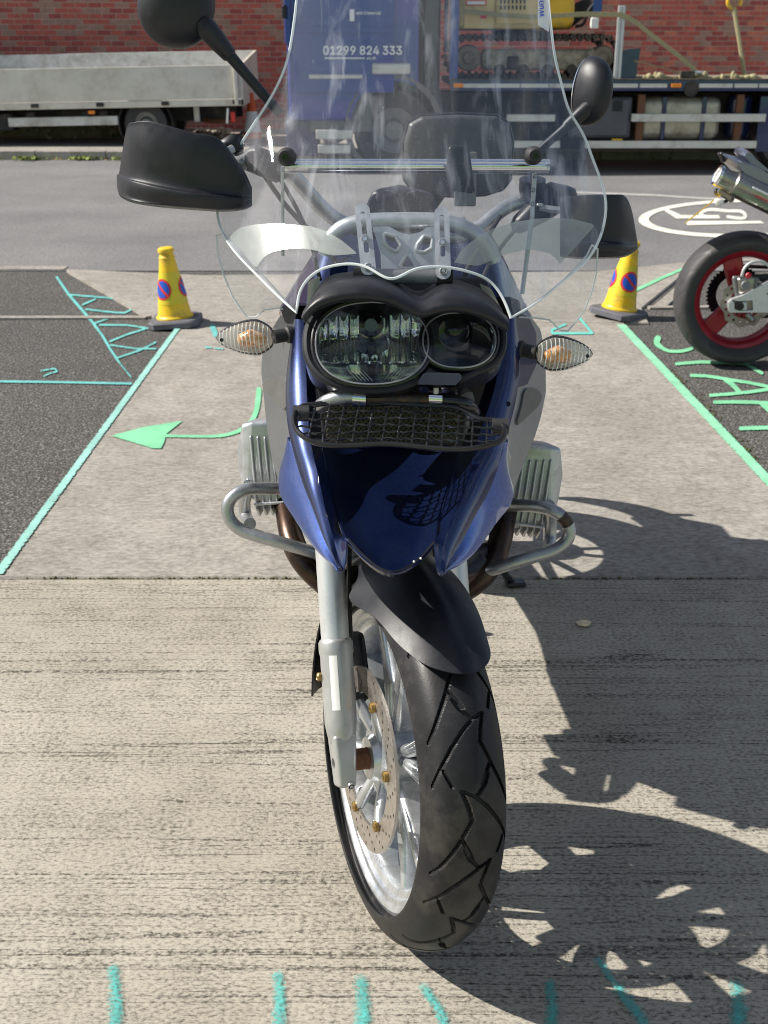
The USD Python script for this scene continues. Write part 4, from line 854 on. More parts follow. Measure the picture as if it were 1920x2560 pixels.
# fork legs
us = unit(Wu * math.cos(math.radians(25)) - Wf * math.sin(math.radians(25)))
def fork(a):
    o = W(.012, a, .006); f = lambda t: o + us * t
    lg = part(mc, 'fork_leg', lathe([(0, .030), (.020, .032), (.0235, .046), (.0258, .062), (.0262, .170), (.0275, .174), (.0275, .190), (.0245, .195), (.0225, .196)], o, us, 40), 'fork_slider')
    part(lg, 'stanchion', lathe([(.0225, .19), (.0225, .40), (0, .40)], o, us, 40), 'fork_tube')
    Mf = np.eye(4); Mf[:3, 0], Mf[:3, 1], Mf[:3, 2] = unit(np.cross(us, Wa)), Wa, us
    cl = m3d.Manifold.batch_hull([m3d.Manifold.sphere(.006, 10).translate([float(x), float(y), float(z)]) for x, y, z in [(-.012, -.009, -.032), (.012, -.009, -.032), (-.012, .009, -.032), (.012, .009, -.032), (-.016, -.010, .0), (.016, -.010, .0), (-.016, .010, .0), (.016, .010, .0), (-.015, -.013, .040), (.015, -.013, .040), (-.015, .013, .040), (.015, .013, .040)]])
    cl -= m3d.Manifold.cylinder(.1, .0085, .0085, 20).rotate([90, 0, 0]).translate([0, .05, 0])
    mm = cl.to_mesh(); t = trimesh.Trimesh(mm.vert_properties[:, :3], mm.tri_verts, process=False); Mf[:3, 3] = o; t.apply_transform(Mf)
    part(lg, 'axle_clamp', t, 'fork_slider')
    part(lg, 'pinch_bolt', bolt(o + us * -.026 + Wf * .018 + Wa * (-.004), Wf, .006, .006), 'bar_silver')
    return lg, o, Mf
lgR, oR, MfR = fork(.106); lgL, oL, MfL = fork(-.106)
# label: a strip wrapped on the leg
def leg_strip(o, t0, t1, a0, a1, r):
    e1 = unit(np.cross(us, Wa)); G = np.array([[o + us * t + r * (math.cos(a) * e1 + math.sin(a) * Wa) for a in np.linspace(a0, a1, 8)] for t in np.linspace(t0, t1, 4)]); return shell(G, .0006)
fs = np.sign(np.cross(us, Wa) @ Wf)
part(lgR, 'label', leg_strip(oR, .085, .172, (.25 if fs > 0 else PI - .75) , (.75 if fs > 0 else PI - .25), .0264), 'white_label')
part(lgR, 'leg_bolt', bolt(oR + us * .135 + Wa * .027 - Wf * .006, Wa, .007, .006), 'brass')
part(mc, 'axle', lathe([(.0, .10), (.012, .10), (.017, .092), (.0175, .05), (.0175, -.05), (.017, -.092), (0, -.10)], WC, Wa, 28), 'rust')
for a in (.088, -.088):
    cp = part(mc, 'brake_caliper', hull([W(-.075, a, .075), W(-.13, a, .15), W(-.10, a, .02), W(-.15, a, .09), W(-.075, a * .55, .075), W(-.13, a * .55, .15), W(-.15, a * .55, .09)], .012), 'black_gloss')
    part(cp, 'brake_hose', tube(spline([W(-.13, a, .16), W(-.14, a, .26), W(-.22, a * .5, .42)], 16), .004), 'black_rubber')
# front mudguard
MG = [(51.3, -.004), (51.5, .010), (52.6, .026), (55, .045), (60, .0625), (65.5, .0737), (74.7, .0835), (85.5, .097), (96.3, .0985), (99.4, .085), (103, .074), (130, .070), (150, .066), (150, -.066), (120, -.066), (100, -.064), (85, -.060), (70, -.056), (60, -.0497), (57, -.047), (54.8, -.040), (53, -.030), (51.8, -.017)]
def mud(sv, w):
    t = sv / .326; e = abs(w)
    sag = .030 * (max(0, e - .015) / .055) ** 2 if w < 0 else .030 * (max(0, e - .012) / .058) ** 2
    r = .327 - .062 * math.tanh(sag / .062) + .0035 * math.exp(-((w - .004) / .012) ** 2) + .004 * max(0, min(1, (math.degrees(t) - 90) / 15))
    return wp(r, t, w)
part(mc, 'front_mudguard', sheet(Polygon([tuple(q) for q in spline([(math.radians(t) * .326, w) for t, w in MG], 420, True)]), mud, .003, .0038), 'black_plastic', smooth=60)
G2 = np.array([[wp(.330 - .055 * abs(w) ** 3, t, w * .080) for w in np.linspace(-1, 1, 15)] for t in np.radians([132, 145, 160, 175, 188])])
part(mc, 'rear_mudguard_half', shell(dens(G2, 24, 0), .003), 'black_plastic', smooth=50)

# ---- beak
YC = np.array([1.82, 1.78, 1.73, 1.675, 1.63, 1.605, 1.56, 1.51, 1.465, 1.415])
YO = YC + [.03, .05, .065, .055, .10, .11, .09, .07, .035, .004]; YM = YC + [.018, .025, .03, .028, .03, .03, .028, .02, .012, .002]; YI = YC + [.02, .03, .04, .05, .05, .05, .04, .03, .015, .004]
L_ = dict(o=[(728, 800), (714, 900), (709, 1000), (722, 1092), (700, 1170), (696, 1206), (726, 1282), (762, 1338), (802, 1388), (850, 1427)],
          m=[(735, 800), (720, 900), (714, 1000), (727, 1104), (745, 1170), (756, 1206), (779, 1266), (803, 1332), (826, 1384), (851, 1428)],
          c=[(760, 800), (764, 900), (768, 1000), (777, 1106), (791, 1170), (800, 1210), (812, 1268), (829, 1330), (843, 1384), (853, 1429)],
          i=[(775, 800), (784, 900), (791, 1002), (804, 1110), (817, 1175), (826, 1212), (840, 1274), (854, 1335), (866, 1347), (860, 1426)])
R_ = dict(o=[(1300, 790), (1312, 900), (1298, 1000), (1267, 1096), (1272, 1172), (1284, 1222), (1250, 1296), (1212, 1350), (1165, 1402), (1104, 1435)],
          m=[(1290, 790), (1300, 900), (1290, 1000), (1263, 1106), (1246, 1165), (1228, 1216), (1192, 1283), (1160, 1345), (1130, 1396), (1103, 1436)],
          c=[(1262, 800), (1250, 900), (1228, 1000), (1192, 1106), (1176, 1166), (1162, 1210), (1142, 1268), (1120, 1324), (1107, 1376), (1101, 1436)],
          i=[(1240, 800), (1228, 900), (1200, 1003), (1152, 1116), (1130, 1180), (1116, 1220), (1099, 1275), (1089, 1332), (1087, 1354), (1094, 1430)])
def strip2(a, ya, b, yb, n=40, k=7, bulge=0.0):
    A = spline([B(x, y, Y) for (x, y), Y in zip(a, ya)], n); C = spline([B(x, y, Y) for (x, y), Y in zip(b, yb)], n)
    w = np.linspace(0, 1, k)[None, :, None]; G = A[:, None] * (1 - w) + C[:, None] * w
    if bulge:
        N = np.cross(np.gradient(G, axis=0), np.gradient(G, axis=1)); N /= np.maximum(np.linalg.norm(N, axis=2, keepdims=True), 1e-9)
        s = np.sign((N * (np.array([0, 0, EYE]) - G)).sum(-1, keepdims=True)); G = G + N * s * bulge * (4 * w * (1 - w))
    return G
bk = None
for D in (L_, R_):
    cut = slice(3, None)
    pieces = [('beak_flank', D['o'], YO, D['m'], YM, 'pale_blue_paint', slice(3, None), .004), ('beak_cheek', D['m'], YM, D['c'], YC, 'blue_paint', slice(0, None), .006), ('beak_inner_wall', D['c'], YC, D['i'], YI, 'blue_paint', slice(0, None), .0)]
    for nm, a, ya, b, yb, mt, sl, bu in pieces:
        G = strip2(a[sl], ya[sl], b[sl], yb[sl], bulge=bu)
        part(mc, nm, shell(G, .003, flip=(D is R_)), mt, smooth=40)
# concave middle
rowsP = [[(804, 1108, 1.73), (860, 1108, 1.775), (974, 1108, 1.79), (1090, 1112, 1.775), (1152, 1114, 1.73)],
         [(820, 1185, 1.672), (880, 1200, 1.69), (970, 1205, 1.695), (1062, 1205, 1.69), (1128, 1185, 1.675)],
         [(842, 1278, 1.588), (890, 1300, 1.582), (970, 1310, 1.57), (1050, 1302, 1.582), (1099, 1277, 1.59)],
         [(866, 1347, 1.48), (905, 1388, 1.455), (974, 1431, 1.43), (1036, 1410, 1.45), (1088, 1355, 1.48)]]
G = np.array([[B(*p) for p in r] for r in rowsP]); G = dens(dens(G, 40, 0), 33, 1)
part(mc, 'beak_centre', shell(G, .003), 'blue_paint', smooth=60)
lip = spline([B(*p) for p in rowsP[-1]], 40); part(mc, 'beak_lip', shell(np.stack([lip, lip + np.array([0, .012, -.012])], 0), .003), 'black_gloss')

# side panels: outlines where they lie, swept back away from the nose
def YsL(px, py): return 1.88 + max(0, 735 - px) / 85 * .17 + (py - 1000) * -.0001
def YsR(px, py): return 1.88 + max(0, px - 1272) / 95 * .17 + (py - 1000) * -.0001
def pxsheet(poly, yf, th=.004, step=12): return sheet(Polygon(poly), lambda a, b: B(a, b, yf(a, b)), th, step)
def rounded(pts, n=80): return [tuple(p) for p in spline(pts, n, True)]
part(mc, 'tank_panel', pxsheet([(738, 770), (700, 790), (672, 835), (655, 890), (653, 930), (657, 966), (662, 1020), (667, 1065), (676, 1125), (686, 1170), (698, 1207), (714, 1165), (735, 1100), (745, 1000), (745, 880)], YsL), 'silver_paint', label='silver tank side panel on the left of the picture')
part(mc, 'tank_panel', pxsheet([(1285, 772), (1330, 795), (1352, 825), (1364, 900), (1365, 980), (1353, 1040), (1338, 1090), (1310, 1155), (1285, 1224), (1262, 1160), (1250, 1100), (1262, 1000), (1275, 900)], YsR), 'silver_paint')
part(mc, 'air_scoop', pxsheet(rounded([(655, 962), (680, 945), (708, 944), (716, 980), (709, 1024), (694, 1010), (676, 990)], 50), lambda a, b: YsL(a, b) - .012), 'grey_plastic')
part(mc, 'air_scoop', pxsheet(rounded([(1295, 1062), (1306, 1010), (1320, 970), (1345, 974), (1355, 990), (1343, 1018), (1318, 1042)], 50), lambda a, b: YsR(a, b) - .012), 'grey_plastic')
part(mc, 'upper_panel', pxsheet([(1284, 774), (1322, 792), (1340, 830), (1344, 905), (1318, 962), (1296, 968), (1282, 900)], lambda a, b: YsR(a, b) - .010), 'blue_paint')
for pts, yf in (([(700, 770), (722, 758), (742, 770), (738, 800), (715, 812)], YsL), ([(1275, 742), (1300, 752), (1303, 790), (1285, 800)], YsR)): part(mc, 'panel_mount', pxsheet(pts, lambda a, b: yf(a, b) - .02, .03), 'black_plastic')

# ---- headlamps
def HY(py): return 1.692 + (861 - py) * .00042
def HB(px, py, d=0.0): return B(px, py, HY(py) + d)
def lens_xy(cx, cy, rx, ry, rho, t, tilt=0.0, pw=2.3):
    c, s = math.cos(t), math.sin(t); x = rx * rho * np.sign(c) * abs(c) ** (2 / pw); y = ry * rho * np.sign(s) * abs(s) ** (2 / pw)
    return cx + x * math.cos(tilt) - y * math.sin(tilt), cy + x * math.sin(tilt) + y * math.cos(tilt)
def bowl(cx, cy, rx, ry, dfun, nr=16, nt=72, tilt=0.0):
    R, T = np.linspace(0.0, 1, nr), np.arange(nt) / nt * 2 * PI
    P = []
    for r in R:
        for t in T:
            x, y = lens_xy(cx, cy, rx, ry, r, t, tilt); P.append(HB(x, y, dfun(r, t, x, y)))
    return trimesh.Trimesh(np.array(P), grid_faces(nr, nt, True), process=False)
big, small = (930, 858, 143, 104), (1148, 850, 92, 70)
hd = part(mc, 'headlamp_housing', hull([HB(*lens_xy(*big, 1.0, t), .12) for t in np.linspace(0, 2 * PI, 18)] + [HB(*lens_xy(*small, 1.0, t), .11) for t in np.linspace(0, 2 * PI, 18)] + [HB(930, 880, .20), HB(1130, 870, .19)], .01), 'black_plastic')
ell = lambda b, k: Polygon([lens_xy(*b, k, t) for t in np.linspace(0, 2 * PI, 72)])
outer = unary_union([ell(big, 1.20), ell(small, 1.27), Polygon([(1000, 780), (1200, 770), (1212, 925), (1150, 958), (985, 952)])]).buffer(16).buffer(-16)
bez = outer.difference(ell(big, .97)).difference(ell(small, .96))
bz = part(mc, 'headlamp_bezel', cat_([sheet(g, lambda a, b: HB(a, b, .012), .05, 14) for g in getattr(bez, 'geoms', [bez])]), 'black_gloss')
for bb in (big, small):
    part(bz, 'bezel_rim', tube([HB(*lens_xy(*bb, 1.03, t), .004) for t in np.linspace(0, 2 * PI, 90)[:-1]], .0042, 10, True), 'black_gloss')
    part(bz, 'lens_edge', tube([HB(*lens_xy(*bb, .985, t), -.001) for t in np.linspace(0, 2 * PI, 90)[:-1]], .0013, 6, True), 'bar_silver')
part(bz, 'bezel_edge', tube([HB(x, y, .014) for x, y in np.array(outer.buffer(-8).exterior.coords)[::1][:-1]], .007, 10, True), 'black_plastic')
def ribs(r, t, x, y):
    d = .012 + .085 * (1 - r ** 2.2); s = 0
    if r > .30 and y < 905: s = .004 * math.copysign(abs(math.sin((x - 800) / 13.0 * PI)) ** .6, math.sin((x - 800) / 13.0 * PI))
    if y >= 905: s = .005 * math.sin((y - 905) / 9.0)
    return d + s * min(1, (1 - r) * 6)
part(hd, 'reflector', bowl(*big, ribs, 40, 260), 'reflector', smooth=25)
part(hd, 'lamp_floor', sheet(Polygon([(828, 912), (1030, 912), (1012, 940), (985, 955), (880, 955), (845, 938)]), lambda a, b: HB(a, b, .03 + (955 - b) * .0009), .002, 14), 'reflector')
part(hd, 'bulb_shield', lathe([(0, -.022), (.010, -.022), (.019, -.012), (.020, .03), (.0, .03)], HB(928, 812, .06), (0, 1, -.2), 28), 'dark_reflector')
part(hd, 'bulb', lathe([(0, -.012), (.006, -.010), (.008, 0), (.008, .03)], HB(928, 868, .075), (0, 1, -.2), 20), 'black_gloss')
part(hd, 'lamp_lens', bowl(*big, lambda r, t, x, y: -.010 * (1 - r ** 2), 12, 72), 'lens_clear', smooth=60)
part(hd, 'reflector', bowl(*small, lambda r, t, x, y: .010 + .06 * (1 - r ** 2), 16, 72), 'reflector', smooth=40)
part(hd, 'projector_lens', lathe([(0, -.016), (.012, -.014), (.022, -.007), (.027, .004), (.030, .006), (.030, .03)], HB(1136, 826, .048), (0, 1, -.25), 36), 'window_dark')
part(hd, 'projector_shroud', lathe([(.026, -.004), (.034, -.004), (.038, .012), (.040, .016), (.042, .03)], HB(1136, 826, .05), (0, 1, -.25), 36), 'black_gloss')
part(hd, 'reflector_wing', sheet(Polygon([(1182, 812), (1210, 800), (1228, 850), (1205, 892), (1178, 885)]), lambda a, b: HB(a, b, .022), .002, 12), 'reflector')
part(hd, 'lamp_lens', bowl(*small, lambda r, t, x, y: -.008 * (1 - r ** 2), 12, 64), 'lens_clear', smooth=60)
for k in range(5): part(hd, 'lens_line', rod(HB(870 + k * 9, 925, -.002), HB(895 + k * 9, 952, .001), .0006, 5), 'frosted')
for k in range(5): part(hd, 'lens_line', rod(HB(985 + k * 9, 922, -.002), HB(960 + k * 9, 950, .001), .0006, 5), 'frosted')
part(bz, 'side_light', sheet(Polygon([(1046, 958), (1062, 934), (1150, 936), (1152, 946), (1138, 960)]).buffer(3), lambda a, b: HB(a, b, -.004), .006, 10), 'dark_reflector')
part(bz, 'side_light_lens', sheet(Polygon([(1046, 958), (1062, 934), (1150, 936), (1152, 946), (1138, 960)]).buffer(3), lambda a, b: HB(a, b, -.008), .001, 10), 'lens_clear')
def z1(x, y): return (480 + x / 1.4813, 480 + y / 1.4813)
low = [(412, 474), (440, 438), (490, 408), (560, 390), (650, 386), (735, 402), (795, 428), (850, 450), (900, 439), (960, 429), (1040, 440), (1110, 466), (1170, 506)]
upp = [(432, 440), (465, 385), (510, 342), (575, 328), (650, 322), (725, 345), (785, 378), (845, 402), (885, 384), (945, 354), (1005, 364), (1080, 395), (1150, 462)]
lo3 = spline([B(*z1(*p), 1.664) for p in low], 70); up3 = spline([B(*z1(*p), 1.755) for p in upp], 70)
mid = [blend(.5, z1(*a), z1(*b)) for a, b in zip(low, upp)]
mi3 = spline([B(x, y - 9, 1.690) for x, y in mid], 70); lo0 = lo3 + np.array([0, .02, -.006])
hood = dens(np.stack([lo0, lo3, mi3, up3, up3 + [0, .05, .0]], 0), 26, 0)
part(mc, 'headlamp_hood', shell(hood, .004), 'black_plastic', smooth=60)
part(mc, 'nose_cowl', hull([B(780, 790, 1.86), B(1245, 800, 1.86), B(830, 705, 1.93), B(1200, 710, 1.93), B(800, 900, 1.95), B(1220, 900, 1.95)], .012), 'black_plastic')
part(mc, 'nose_carrier', hull([B(800, 930, 1.86), B(1220, 930, 1.86), B(840, 1130, 1.95), B(1140, 1130, 1.95)], .01), 'black_plastic')
for pts in ([(770, 705), (800, 690), (795, 790), (765, 795)], [(1200, 710), (1228, 722), (1262, 790), (1225, 800)]): part(mc, 'cowl_panel', pxsheet(pts, lambda a, b: 1.845, .004), 'silver_paint')
part(mc, 'inner_panel', pxsheet([(850, 650), (870, 640), (868, 712), (826, 712), (824, 668)], lambda a, b: 1.90, .004), 'blue_paint')

# ---- indicators
pm('indicator_inner', (0.88, 0.86, 0.82), 0.35, 0.2, bump=0.8, bscale=350)
glass('indicator_lens', (0.97, 0.968, 0.965), 1.4, 0.06, (0.9, 0.89, 0.87))
def indicator(cx, cy, sgn, stalk, Y=1.82):
    pxm = FPX / (Y * _c + .45 * _s); o = B(cx, cy, Y); ex = np.array([sgn, 0.10, -.045 * sgn * sgn]); ex = unit([sgn, .12, -.05 if sgn > 0 else -.05])
    ey = unit(np.cross([0, 0, 1], ex)) * 1.0; ez = unit(np.cross(ex, ey)); ez = ez if ez[2] > 0 else -ez
    ey = ey if ey[1] < 0 else -ey
    def body(k, off=0.0, n=36, m=26):
        P = []
        for u in np.linspace(0, 1, m):
            x = -.047 + .096 * u; h = .0295 * k * (math.sin(PI * min(1, u * 1.0) ** .62) ** .55 if 0 < u < 1 else 0.0)
            if u < .28: h = .0295 * k * min(1, (u / .28) ** .35)
            h = max(h, .0004)
            for t in np.arange(n) / n * 2 * PI: P.append(o + ex * (x * (1 if k == 1 else .96)) + ez * h * math.sin(t) + ey * (h * .72 * math.cos(t) + off))
        return loft(np.array(P).reshape(m, n, 3))
    full = body(1.0)
    c = trimesh.Trimesh(full.vertices, full.faces, process=False)
    # rear shell (black) and clear front
    front = (c.vertices - o) @ ey
    fm = front[c.faces].mean(1) > -.002
    ind = part(mc, 'indicator', trimesh.Trimesh(c.vertices, c.faces[~fm], process=False), 'black_plastic')
    part(ind, 'lens', trimesh.Trimesh(c.vertices, c.faces[fm], process=False), 'indicator_lens', smooth=60)
    k = body(.86); fk = ((k.vertices - o) @ ey)[k.faces].mean(1) < .0
    kv = k.vertices.copy()
    part(ind, 'reflector', trimesh.Trimesh(kv, k.faces[fk], process=False), 'indicator_inner', smooth=60)
    part(ind, 'bulb', hull([o - ex * .022 + ey * .001 - ez * .004, o + ex * .002 + ey * .001 - ez * .003, o - ex * .010 + ey * .003 + ez * .002], .0120, 14), 'amber_bulb')
    for j in range(13):
        u = (j + 1.2) / 14.5; x = -.047 + .096 * u; h = .0295 * (math.sin(PI * u ** .62) ** .55); h = .0295 * min(1, (u / .28) ** .35) if u < .28 else h
        part(ind, 'lens_rib', tube([o + ex * x + ez * h * 1.003 * math.sin(t) + ey * h * .723 * math.cos(t) for t in np.linspace(-1.15, 1.15, 12)], .0008, 5), 'screen_edge')
    for j in range(-3, 4):
        pts = []
        for u in np.linspace(.1, .88, 16):
            x = -.047 + .096 * u; h = .0295 * (math.sin(PI * u ** .62) ** .55) if u >= .28 else .0295 * min(1, (u / .28) ** .35)
            t = j * .27; pts.append(o + ex * x + ez * h * 1.003 * math.sin(t) + ey * h * .723 * math.cos(t))
        part(ind, 'lens_rib', tube(pts, .0006, 5), 'indicator_lens')
    part(ind, 'tip_screw', lathe([(0, .002), (.003, .002), (.003, 0)], o + ex * .036 + ey * .012, ey, 10), 'black_plastic')
    a, b = o - ex * .046, B(*stalk, Y + .02)
    st = part(ind, 'stalk', tube([a, blend(.35, a, b), blend(.4, a, b), blend(.5, a, b), blend(.55, a, b), b], [.011, .011, .014, .014, .012, .014], 20), 'black_rubber')
indicator(614, 844, -1, (765, 828)); indicator(1409, 884, 1, (1255, 862))

# ---- oil cooler, its guard and the pipe above it
def GB(px, py, d=0.0): return B(px, py, 1.665 - (py - 1013) / 97 * .085 + d)
gout = Polygon(spline([(748, 1020), (777, 1012), (850, 1006), (970, 1008), (1080, 1014), (1158, 1026), (1200, 1048), (1250, 1056), (1262, 1072), (1256, 1096), (1225, 1112), (1180, 1121), (1100, 1122), (1020, 1114), (960, 1110), (880, 1114), (815, 1112), (765, 1096), (738, 1068), (736, 1040)], 120, True))
og = part(mc, 'cooler_guard', tube([GB(x, y) for x, y in np.array(gout.exterior.coords)[:-1]], .0042, 10, True), 'black_gloss', label='black wire mesh guard below the headlamps')
for k in range(15):
    x0 = 745 + k * 36.5; ln = LineString([(x0 + 8 - (k - 7) * .8, 990), (x0 - 12 + (k - 7) * 1.2, 1140)]).intersection(gout)
    if ln.length > 8:
        P = np.array(ln.coords); n = max(6, int(ln.length / 3)); q = [blend(t, P[0], P[-1]) for t in np.linspace(0, 1, n)]
        part(og, 'wire', tube([GB(x, y, .0022 * math.cos(y / 7.2 * PI + k * PI)) for x, y in q], .0017, 7), 'black_gloss')
for k in range(7):
    y0 = 1012 + k * 17.2; ln = LineString([(720, y0 + 4), (960, y0 - 2), (1280, y0 + 8)]).intersection(gout)
    for g in getattr(ln, 'geoms', [ln]):
        if g.length > 12:
            n = int(g.length / 4); q = [np.array(g.interpolate(t, normalized=True).coords[0]) for t in np.linspace(0, 1, n)]
            part(og, 'wire', tube([GB(x, y + 1.5 * math.sin((x - 745) / 36.5 * PI * 2 + k * PI), .0018 * math.sin((x - 745) / 36.5 * PI + k * PI)) for x, y in q], .0017, 7), 'black_gloss')
for x, y in ((753, 1033), (1250, 1066)): part(og, 'rubber_block', lathe([(0, -.012), (.012, -.012), (.012, .012), (0, .012)], GB(x, y, .01), (1, 0, 0), 20), 'black_rubber')
part(mc, 'oil_cooler', hull([B(806, 1000, 1.80), B(1165, 1000, 1.80), B(816, 1108, 1.80), B(1150, 1108, 1.80), B(806, 1000, 1.86), B(1165, 1108, 1.86)], .006), 'black_plastic')
ms = []; clip = Polygon([(808, 1000), (1160, 1000), (1148, 1106), (818, 1106)])
for s in (-1, 1):
    for c in range(-12, 48):
        x0 = 740 + c * 12.5; ln = LineString([(x0, 990), (x0 + s * 125, 1115)]).intersection(clip)
        if ln.length > 10: P = ln.coords; ms.append(rod(B(*P[0], 1.775), B(*P[-1], 1.775), .0009, 5))
part(mc, 'cooler_grille', cat_(ms), 'tan_mesh', kind='stuff')
pp = part(mc, 'brace_pipe', tube(spline([B(800, 1016, 1.69), B(824, 1000, 1.675), B(858, 993, 1.672), B(905, 992, 1.672)], 20), .0105, 16), 'bar_silver')
part(pp, 'brace_bar', rod(B(900, 995, 1.676), B(1085, 999, 1.676), .0100, 16), 'bar_rust')
part(pp, 'brace_pipe_end', tube(spline([B(1085, 998, 1.675), B(1130, 1002, 1.675), B(1165, 1012, 1.68), B(1185, 1030, 1.70)], 20), .0105, 16), 'black_gloss')
for x in (898, 1088):
    part(pp, 'hose_clamp', lathe([(.0112, -.010), (.0135, -.010), (.0135, .010), (.0112, .010)], B(x, 995, 1.674), (1, 0, .0), 24, True), 'polished'); part(pp, 'clamp_screw', rbox((.008, .008, .014), .002, B(x + 2, 978, 1.668)), 'bar_silver')
part(mc, 'tool_plate', pxsheet([(822, 984), (830, 975), (1180, 980), (1188, 1000), (1180, 1025), (830, 1010)], lambda a, b: 1.715, .004), 'engine_grey')

# ---- windscreen
def SY(px, py): return 1.695 + (694 - py) / 694 * .32 + .155 * ((px - 1024) / 490) ** 2
scr = [(735, -180), (741, 0), (733, 70), (718, 150), (690, 220), (648, 290), (600, 362), (566, 420), (549, 480), (543, 530), (552, 572), (580, 620), (640, 685), (690, 735), (741, 782)]
notch = [(743, 765), (750, 730), (768, 700), (800, 675), (840, 663), (882, 660), (925, 672), (978, 697), (1030, 676), (1080, 667), (1130, 670), (1180, 682), (1220, 700), (1248, 730), (1268, 770), (1277, 795)]
rgt = [(1279, 793), (1340, 757), (1410, 700), (1466, 652), (1496, 604), (1510, 560), (1514, 500), (1500, 445), (1480, 392), (1455, 330), (1424, 278), (1405, 215), (1389, 150), (1378, 70), (1371, 0), (1365, -180)]
def soft(pts): P = spline(pts, 60); return [tuple(p) for p in P]
spoly = Polygon(soft(scr) + soft(notch) + soft(rgt)).buffer(0)
ws = part(mc, 'windscreen', sheet(spoly, lambda a, b: B(a, b, SY(a, b)), .003, 16), 'screen_clear', label='tall clear windscreen flaring out at the sides', smooth=40)
ep = [B(x, y, SY(x, y) + .0015) for x, y in soft(scr) + soft(notch) + soft(rgt)]
part(ws, 'screen_edge', tube(ep, .0021, 6), 'screen_edge')
def z3(x, y): return (520 + x / 1.595, 380 + y / 1.595)
for pts in ([(80, 336), (130, 300), (190, 288), (260, 285), (330, 288), (410, 296), (470, 315), (530, 350), (596, 404), (540, 410), (490, 412), (440, 395), (390, 385), (310, 386), (250, 400), (215, 425), (190, 466), (140, 405)],
            [(982, 440), (1005, 400), (1040, 365), (1090, 330), (1150, 300), (1220, 280), (1300, 267), (1380, 262), (1450, 266), (1545, 290), (1510, 330), (1470, 375), (1405, 446), (1385, 420), (1360, 402), (1310, 390), (1260, 390), (1190, 406), (1130, 430), (1080, 454), (1030, 448)]):
    part(ws, 'frosted_strip', sheet(Polygon([z3(*p) for p in pts]), lambda a, b: B(a, b, SY(a, b) - .0035), .0006, 14), 'frosted')
mat('sticker_clear', {'t': ('transparent_bsdf', {'color': (0.95, 0.95, 0.95)}), 'p': ('principled_bsdf', {'base_color': (0.8, 0.82, 0.82), 'roughness': 0.4}), 'm': ('mix_closure', {'fac': 0.35})}, [('t.BSDF', 'm.closure1'), ('p.BSDF', 'm.closure2')], 'm.closure')
pm('sticker_blue', (0.05, 0.07, 0.40), 0.5)
sk = part(ws, 'sticker', sheet(Polygon([(1345, -60), (1368, -60), (1371, 20), (1373, 80), (1345, 62)]), lambda a, b: B(a, b, SY(a, b) - .003), .0004, 10), 'sticker_clear')
t = meshkit.text_mesh('Wund', .0105, .0006, True); tv = t.vertices.copy(); o = B(1360, 43, SY(1360, 43) - .0045); e1 = unit(B(1357, -40, SY(1357, -40)) - B(1360, 43, SY(1360, 43))); e2 = unit(B(1340, 43, SY(1340, 43)) - o)
t.vertices = o + tv[:, :1] * e1 + tv[:, 1:2] * e2 + tv[:, 2:] * np.array([0, -1, 0]); t.fix_normals(); part(sk, 'lettering', t, 'sticker_blue', smooth=False)
for x, y in ((717, 392), (1333, 389)):
    o = B(x, y, SY(x, y)); ax = unit(np.array([0, 0, EYE]) - o + [(-.3 if x < 960 else .3), 0, 0])
    kb = part(ws, 'mount_knob', lathe([(0, .012), (.0045, .012), (.005, .020), (.009, .020), (.0135, .012), (.0145, .002), (.0145, -.008), (.010, -.016)], o, ax, 28), 'black_rubber')
    part(kb, 'knob_bolt', lathe([(0, .019), (.0028, .019), (.0032, .0225), (.0052, .0225), (.0056, .017)], o, ax, 14), 'black_gloss')
part(mc, 'cross_bar', rod(B(712, 415, 1.945), B(1372, 415, 1.965), .0112, 24), 'polished')
for x, y in ((706, 425), (1378, 410)): part(mc, 'bar_end_clip', cat_([rod(B(x - 14, y - 8, 1.94), B(x + 14, y + 4, 1.94), .004, 8), rod(B(x - 12, y + 8, 1.95), B(x + 12, y - 8, 1.95), .004, 8)]), 'deflector_clear')
part(mc, 'screen_strut', rod(B(706, 415, 1.95), B(707, 640, 1.95), .0028, 8), 'bar_silver')
part(mc, 'screen_strut', tube([B(1338, 405, 1.965), B(1334, 480, 1.96), B(1330, 545, 1.95), B(1305, 735, 1.93)], .0038, 8), 'bar_silver')
for x, y in ((1336, 440), (1333, 475), (1331, 510), (1328, 560)): part(mc, 'strut_rivet', bolt(B(x, y, 1.953), (0, -1, .2), .004, .004), 'bar_silver')
# slotted stays
def stay(x0, y0, x1, y1, Y0, Y1):
    a, b = B(x0, y0, Y0), B(x1, y1, Y1); ln = np.linalg.norm(a - b)
    st_ = LineString([(0, 0), (ln, 0)]).buffer(.0115, 12).difference(LineString([(ln * .30, 0), (ln - .006, 0)]).buffer(.0038, 8))
    s = part(mc, 'screen_stay', extr(st_, .003, frame(b, a - b, np.array([-1.0, 0, 0]))), 'cast_silver')
    part(s, 'stay_bolt', bolt(b + (a - b) * .52 + [0, -.004, 0], (0, -1, .25), .007, .008), 'polished'); part(s, 'stay_bolt', bolt(b + (a - b) * .04 + [0, -.004, 0], (0, -1, .25), .0065, .006), 'cast_silver')
stay(906, 528, 921, 672, 1.83, 1.775); stay(1104, 536, 1108, 682, 1.83, 1.775)
part(mc, 'stay_bar', rod(B(905, 690, 1.79), B(1118, 692, 1.79), .0115, 20), 'engine_grey')
for x in (903, 1112): part(mc, 'stay_boss', lathe([(0, -.012), (.014, -.012), (.014, .012), (0, .012)], B(x, 690, 1.79), (1, 0, 0), 20), 'black_rubber')
